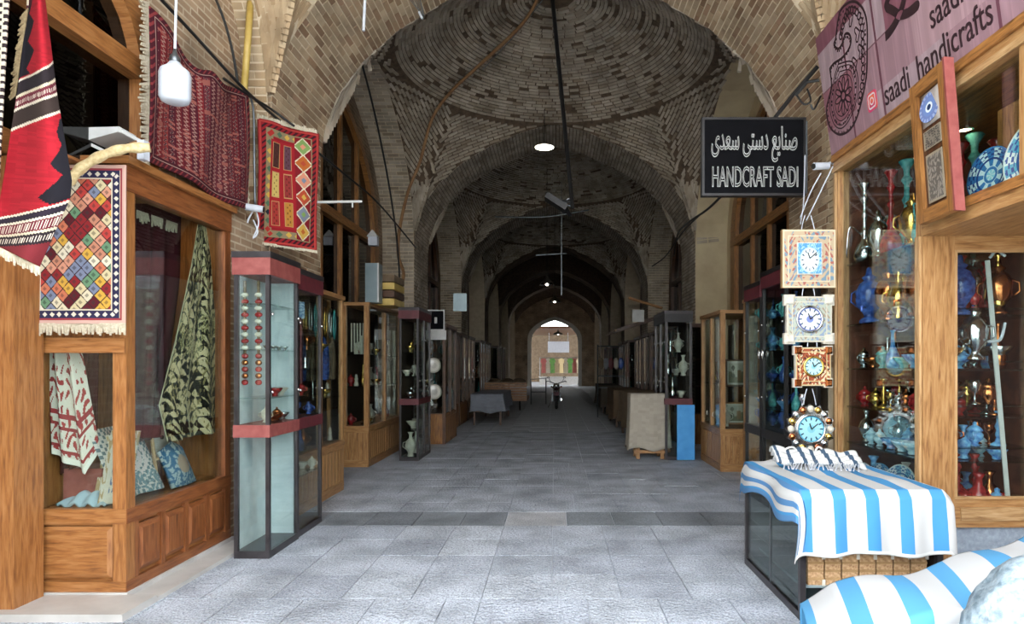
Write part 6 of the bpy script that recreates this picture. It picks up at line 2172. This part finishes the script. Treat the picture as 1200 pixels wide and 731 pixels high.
# ---- generic stalls further along (built once, then copied along both sides)
def stall():
    t = thing('display_case', 'x', 'cabinet', (0, 0, 0), 0, 'dark wooden display cases further along')
    for y in (0, .72, 1.44):
        MB().box(.42, .48, y, y + .06, 0, 2.35).build('post', 'dark_wood', t, world=False, grain=True)
    MB().box(0, .5, 0, 1.5, 2.35, 2.42).build('top', 'dark_wood', t, world=False, grain=True)
    MB().box(0, .47, .02, 1.48, .0, .6).build('base', 'mid_wood', t, world=False, grain=True)
    for k in range(8):
        MB().box(.47, .485, .08 + k * .172, .08 + k * .172 + .15, .08, .54).build('slat', 'mid_wood', t, world=False, grain=True)
    MB().box(0, .02, .02, 1.48, .6, 2.35).build('back_panel', 'dark_inside', t, world=False)
    for z in (.6, 1.15, 1.7):
        MB().box(.02, .44, .03, 1.47, z, z + .02).build('shelf', 'dark_wood', t, world=False)
    for y in (.06, .78):
        MB().box(.445, .45, y, y + .66, .62, 2.33).build('glass_pane', 'clear_glass', t, world=False)
    MB().box(0, .45, 0, .012, .62, 2.33).build('glass_pane', 'clear_glass', t, world=False)
    MB().box(0, .45, 1.488, 1.5, .62, 2.33).build('glass_pane', 'clear_glass', t, world=False)
    return t
proto = stall()
used = False
ordn = ('first', 'second', 'third', 'fourth', 'fifth', 'sixth', 'seventh', 'eighth')
random.seed(5)
for side in (-1, 1):
    for k, y in enumerate((13.0, 15.2, 16.9, 18.6, 21.8, 23.6, 28.5, 31.0)):
        o = proto if not used else copy_tree(proto)
        used = True
        if side < 0: o.location = (-2.95 + (.28 if k == 0 else 0), y, 0)
        else:
            o.location = (2.95, y + 1.5, 0); o.rotation_euler = (0, 0, PI)
        o['label'] = '%s dark wooden display case beyond the second arch on the %s side' % (ordn[k], 'left' if side < 0 else 'right')
        if k < 5:
            for i in range(5):
                vessel(('vase', 'bottle', 'samovar', 'bowl', 'candlestick')[(i + k) % 5], ('cream_ceramic', 'silver', 'gold', 'teal_glaze', 'copper')[(i * 2 + k) % 5], (side * 2.65, y + .18 + i * .27, (.62, 1.17, 1.72)[(i + k) % 3]), 1.4, 'in the %s far case on the %s side' % (ordn[k], 'left' if side < 0 else 'right'), 'goods in the far display cases')
# white plates and little signs on the left, beyond the narrow cabinet
for i, (px, py, pr) in enumerate(((508, 428, 9), (509, 459, 9))):
    c = W(px, py, 12.96)
    o = disc_paint('plate', c, (.3, -1, 0), .15, lambda r, a: mixc(r > .8, mixc(r < .4, np.zeros(r.shape + (3,)) + np.array(lin('e2ded4')), 'c8c4ba'), 'b8b2a4'), 'glazed', None, -.02, .01); tag(o, ('upper', 'lower')[i] + ' white plate hanging beyond the narrow glass cabinet', 'plate')
ns = thing('notice_board', 'small dark notice with white frame above the left stalls', 'sign', W(512, 385, 12.6))
x0, y0, z0 = W(501, 387, 12.96); x1, _, z1 = W(521, 363, 12.96)
box('board', 'sign_black', ns, x0, x1, y0, y0 + .03, z0, z1)
for a in ((x0, x1, z0, z0 + .02), (x0, x1, z1 - .02, z1), (x0, x0 + .02, z0, z1), (x1 - .02, x1, z0, z1)):
    box('frame_bar', 'white_paint', ns, a[0], a[1], y0 - .01, y0, a[2], a[3])
box('emblem', 'white_paint', ns, x0 + .14, x0 + .19, y0 - .004, y0, z0 + .14, z0 + .26)
x0, y0, z0 = W(499, 398, 12.97); x1, _, z1 = W(523, 387, 12.97)
o = MB().box(x0, x1, y0, y0 + .02, z0, z1).build('white_plaque', 'white_paint', None); tag(o, 'white oblong plaque under the framed notice', 'sign')
x0, y0, z0 = W(536, 367, 14.0); x1, _, z1 = W(551, 347, 14.0)
o = MB().box(x0, x1, 13.44, 13.5, z0, z1).build('meter_box', 'tin_panel', None); tag(o, 'grey meter box on the second left pier', 'box')
o = MB().tube([W(737, 349, 14.5), W(776, 361, 14.0)], .03, 8).build('rod', 'brown_conduit', None); tag(o, 'pale slanting rod above the right stalls', 'rod')
x0, y0, z0 = W(741, 377, 16.1); x1, _, z1 = W(755, 363, 16.1)
o = MB().box(x0, x1, y0, y0 + .05, z0, z1).build('white_plaque', 'white_paint', None); tag(o, 'small white plaque above the stalls on the right', 'sign')

# ---- sheeted tables, crates
def covered(label, x0, x1, y0, y1, z, c, hem=.1, amp=.03):
    t = thing('covered_table', label, 'table', ((x0 + x1) / 2, (y0 + y1) / 2, 0))
    sheet('cover', wrap(x0, x1, y0, y1, hem, z, amp), col_flat(c), 90, 24, 'cotton', t, .008)
    for x in (x0 + .06, x1 - .1):
        for y in (y0 + .06, y1 - .1):
            box('leg', 'dark_wood', t, x, x + .05, y, y + .05, 0, z - .03)
    box('table_top', 'dark_wood', t, x0 + .02, x1 - .02, y0 + .02, y1 - .02, z - .05, z - .02)
    return t
covered('low table under a drooping grey sheet on the left', -2.2, -1.35, 17.0, 20.0, .82, '8a8e98', .35, .05)
covered('table under a brown sheet before the right stalls', 1.5, 2.3, 13.2, 15.2, 1.0, '7c6a56', .3, .05)
covered('second brown-sheeted table further along on the right', 1.5, 2.3, 16.5, 18.5, .95, '6c5a48', .2, .05)
covered('third sheeted table deep on the right side', 1.5, 2.2, 21.0, 24.0, .9, '5e564c', .2, .05)
o = MB().box(1.55, 2.0, 12.55, 13.0, 0, .62).box(1.53, 2.02, 12.53, 13.02, .62, .68).build('black_box', 'black_rubber', None); tag(o, 'black box on the floor before the brown-sheeted table', 'box')
ca = thing('wooden_cart', 'low brown wooden cart loaded with sacks on the left', 'cart', (-1.7, 23, 0))
box('tray', 'mid_wood', ca, -2.4, -.95, 22.2, 24.2, .35, .45)
for k in range(6):
    box('side_plank', 'mid_wood', ca, -2.4, -.95, 22.16, 22.2, .46 + k * .09, .46 + k * .09 + .075)
for x in (-2.2, -1.2):
    MB().torus((x, 22.4, .2), .17, .03, 'x', 18, 6).build('wheel', 'black_rubber', ca)
for k in range(3):
    o = MB().ball((-2.1 + .42 * k, 23, 1.0), .24, .4, .12, 12, 8).build('sack', 'brown_sheet', None, smooth=True); tag(o, ('left', 'middle', 'right')[k] + ' brown sack lying on the wooden cart', 'sack')
chf = thing('tube_stand', 'pale metal tube stand standing beyond the wooden cart', 'stand', (-.7, 26, 0))
MB().tube([(-.95, 26, 0), (-.95, 26, 1.0), (-.35, 26, 1.05), (-.35, 26, 0)], .025, 8).build('hoop', 'grey_metal', chf)
MB().tube([(-.95, 26, .5), (-.35, 26, .5)], .02, 8).build('cross_tube', 'grey_metal', chf)
rk = thing('metal_rack', 'dark metal rack with hanging goods deep on the right', 'rack', (1.75, 19.6, 0))
for x in (1.3, 2.1):
    MB().tube([(x, 19.6, 0), (x, 19.6, 2.2)], .02, 8).build('upright', 'grey_metal', rk)
for z in (.9, 1.25, 2.15):
    MB().tube([(1.3, 19.6, z), (2.1, 19.6, z)], .018, 8).build('bar', 'grey_metal', rk)
for k in range(5):
    n = thing('hanging_bag', ('first', 'second', 'third', 'fourth', 'fifth')[k] + ' bag from the left on the dark metal rack', 'bag', (1.4 + .15 * k, 19.55, 1.45), 0, 'bags on the metal rack')
    MB().ball((0, 0, .18), .09, .05, .18, 10, 8).build('pouch', ('brown_sheet', 'grey_sheet', 'maroon', 'dust_sheet', 'navy_glaze')[k], n, world=False, smooth=True)
    MB().tube(spline([(-.05, 0, .34), (0, 0, .68), (.05, 0, .34)], 4), .008, 5).build('strap', 'black_rubber', n, world=False)
aw = thing('awning_frame', 'dark slanted awning frame above the right stalls', 'awning', (2.3, 17, 2.4))
for y in (16.2, 17.4, 18.6):
    MB().bar((1.5, y, 2.45), (2.9, y, 2.9), .05, .05).build('rafter', 'dark_wood', aw, grain=True)
MB().bar((1.5, 16.0, 2.45), (1.5, 18.8, 2.45), .05, .05).build('front_bar', 'pale_wood', aw, grain=True)

# ---- motorbike parked in the middle, seen end-on
mk = thing('motorbike', 'dark motorbike parked end-on in the middle of the passage', 'motorbike', (.06, 23.8, 0))
for y in (-.62, .62):
    MB().torus((0, y, .3), .25, .055, 'x', 24, 8).build('tyre', 'black_rubber', mk, world=False)
    MB().lathe([(.0, -.04), (.06, -.04), (.06, .04), (0, .04)], (0, y, .3), 12, 'x').build('hub', 'chrome', mk, world=False)
for s in (-1, 1):
    MB().tube([(s * .08, -.62, .3), (s * .09, -.5, .62), (s * .09, -.42, .9)], .022, 8).build('fork', 'chrome', mk, world=False)
    MB().tube([(s * .06, -.42, .92), (s * .3, -.4, 1.0), (s * .36, -.33, .98)], .016, 8).build('handlebar', 'black_metal', mk, world=False)
    MB().tube([(s * .2, -.42, .98), (s * .28, -.44, 1.1)], .008, 6).build('mirror_stem', 'black_metal', mk, world=False)
    MB().ball((s * .29, -.44, 1.13), .05, .015, .035, 10, 6).build('mirror', 'chrome', mk, world=False, smooth=True)
    MB().ball((s * .17, -.5, .8), .035, .03, .03, 8, 6).build('indicator', 'copper', mk, world=False, smooth=True)
MB().ball((0, -.52, .84), .1, .08, .1, 14, 10).build('headlamp', 'chrome', mk, world=False, smooth=True)
MB().prism([(-.11, .62), (.11, .62), (.08, .5), (-.08, .5)], 'y', -.9, -.42).build('mudguard', 'maroon', mk, world=False)
MB().ball((0, -.12, .76), .14, .28, .12, 14, 10).build('tank', 'maroon', mk, world=False, smooth=True)
MB().ball((0, .38, .76), .13, .36, .06, 14, 8).build('seat', 'black_rubber', mk, world=False, smooth=True)
MB().box(-.16, .16, -.2, .22, .26, .58).build('engine', 'grey_metal', mk, world=False)
MB().tube([(.17, -.1, .32), (.19, .3, .28), (.19, .85, .36)], .04, 8).build('exhaust', 'chrome', mk, world=False)
MB().tube([(-.15, .1, .3), (-.3, .12, .02)], .014, 6).build('side_stand', 'black_metal', mk, world=False)

# ---- beyond the end arch: a shaded stall with hanging goods and a pale sign
ye = Y1 + PER * NARCH
rf = thing('yard_canopy', 'timber canopy of the stall beyond the end arch, widened to block the sky', 'canopy', (0, 56, 0))
box('roof', 'dark_wood', rf, -9, 9, 49.3, 66, 4.35, 4.5)  # roof stretched to keep sky light off the yard, gap left in front
for x in (-4.2, 4.2):
    box('post', 'dark_wood', rf, x - .1, x + .1, 50.8, 51.0, 0, 4.35)
box('rear_wall', 'brown_sheet', rf, -4.5, 4.5, 59.6, 59.8, 0, 4.2)
sn = thing('pale_sign', 'pale blue-white banner sign hanging beyond the end arch', 'sign', (.65, 52, 2.7))
x0, _, z1 = W(642, 400, 52); x1, _, z0 = W(667, 413, 52)
box('panel', 'white_plastic', sn, x0, x1, 52, 52.05, z0, z1)
for x in (x0 + .1, x1 - .1):
    MB().tube([(x, 52.02, z1), (x, 52.02, 4.15)], .02, 6).build('hanger', 'grey_metal', sn)
random.seed(3)
cols = ('maroon_trim', 'cream_ceramic', 'green_leaf', 'hill_tan', 'cloth_tube', 'cream_ceramic', 'green_leaf', 'maroon_trim', 'hill_tan')
for k in range(9):
    n = thing('hanging_garment', ('first', 'second', 'third', 'fourth', 'fifth', 'sixth', 'seventh', 'eighth', 'ninth')[k] + ' garment from the left on the rail beyond the end arch', 'garment', (-.9 + k * .36, 52.6 + .3 * (k % 2), .9), 0, 'garments beyond the end arch')
    MB().prism([(-.17, 0), (.17, 0), (.14, .75), (.26, .95), (.2, 1.12), (.06, 1.2), (-.06, 1.2), (-.2, 1.12), (-.26, .95), (-.14, .75)], 'y', -.05, .05).build('cloth', cols[k], n, world=False)
    MB().tube([(-.18, 0, 1.14), (0, 0, 1.24), (.18, 0, 1.14)], .012, 6).build('hanger', 'grey_metal', n, world=False)
gr = thing('garment_rail', 'metal garment rail beyond the end arch', 'rail', (.5, 52.7, 0))
MB().tube([(-1.2, 52.7, 0), (-1.2, 52.7, 2.16), (2.3, 52.7, 2.16), (2.3, 52.7, 0)], .025, 8).build('tube', 'grey_metal', gr)
o = MB().box(-1.2, 2.2, 51.2, 51.9, 0, .58).box(-1.25, 2.25, 51.15, 51.95, .58, .64).build('white_bench', 'white_paint', None); tag(o, 'long white bench across the far end of the passage', 'bench')

# ---- more small wares behind the panes of the middle distance
random.seed(11)
for k in range(10):
    vessel(('candlestick', 'bottle', 'goblet', 'vase')[k % 4], ('silver', 'gold', 'cream_ceramic', 'copper', 'red_glaze')[k % 5], (-3.02 - .08 * (k % 2), 10.3 + k * .18, (.65, 1.26, 1.76)[k % 3]), 1.2, 'along the passage side of the left corner case', 'goods in the left corner case')
for k in range(9):
    vessel(('bowl', 'goblet', 'sugar_bowl')[k % 3], ('silver', 'cream_ceramic', 'gold')[(k // 3) % 3], (-2.42 - .05 * (k % 2), 10.86 + (k % 3) * .3, (1.04, 1.41, 1.81)[k // 3]), 1.1, ('above the band', 'on the middle shelf', 'on the top shelf')[k // 3] + ' of the narrow dark cabinet', 'goods in the narrow dark cabinet')
for k in range(8):
    n = thing('necklace', ('%s %s necklace hanging in the dark honey wood case on the left' % (('nearer', 'farther')[k // 4], ('cream', 'gilt', 'silvered', 'turquoise')[k % 4])), 'necklace', (-2.74, 6.95 + k * .16, 1.9), 0, 'necklaces in the left honey wood case')
    MB().torus((0, 0, .2), .05, .01, 'x', 16, 6, sx=.8, sz=3.2).build('strand', ('cream_ceramic', 'gold', 'silver', 'teal_glaze')[k % 4], n, world=False, smooth=True)
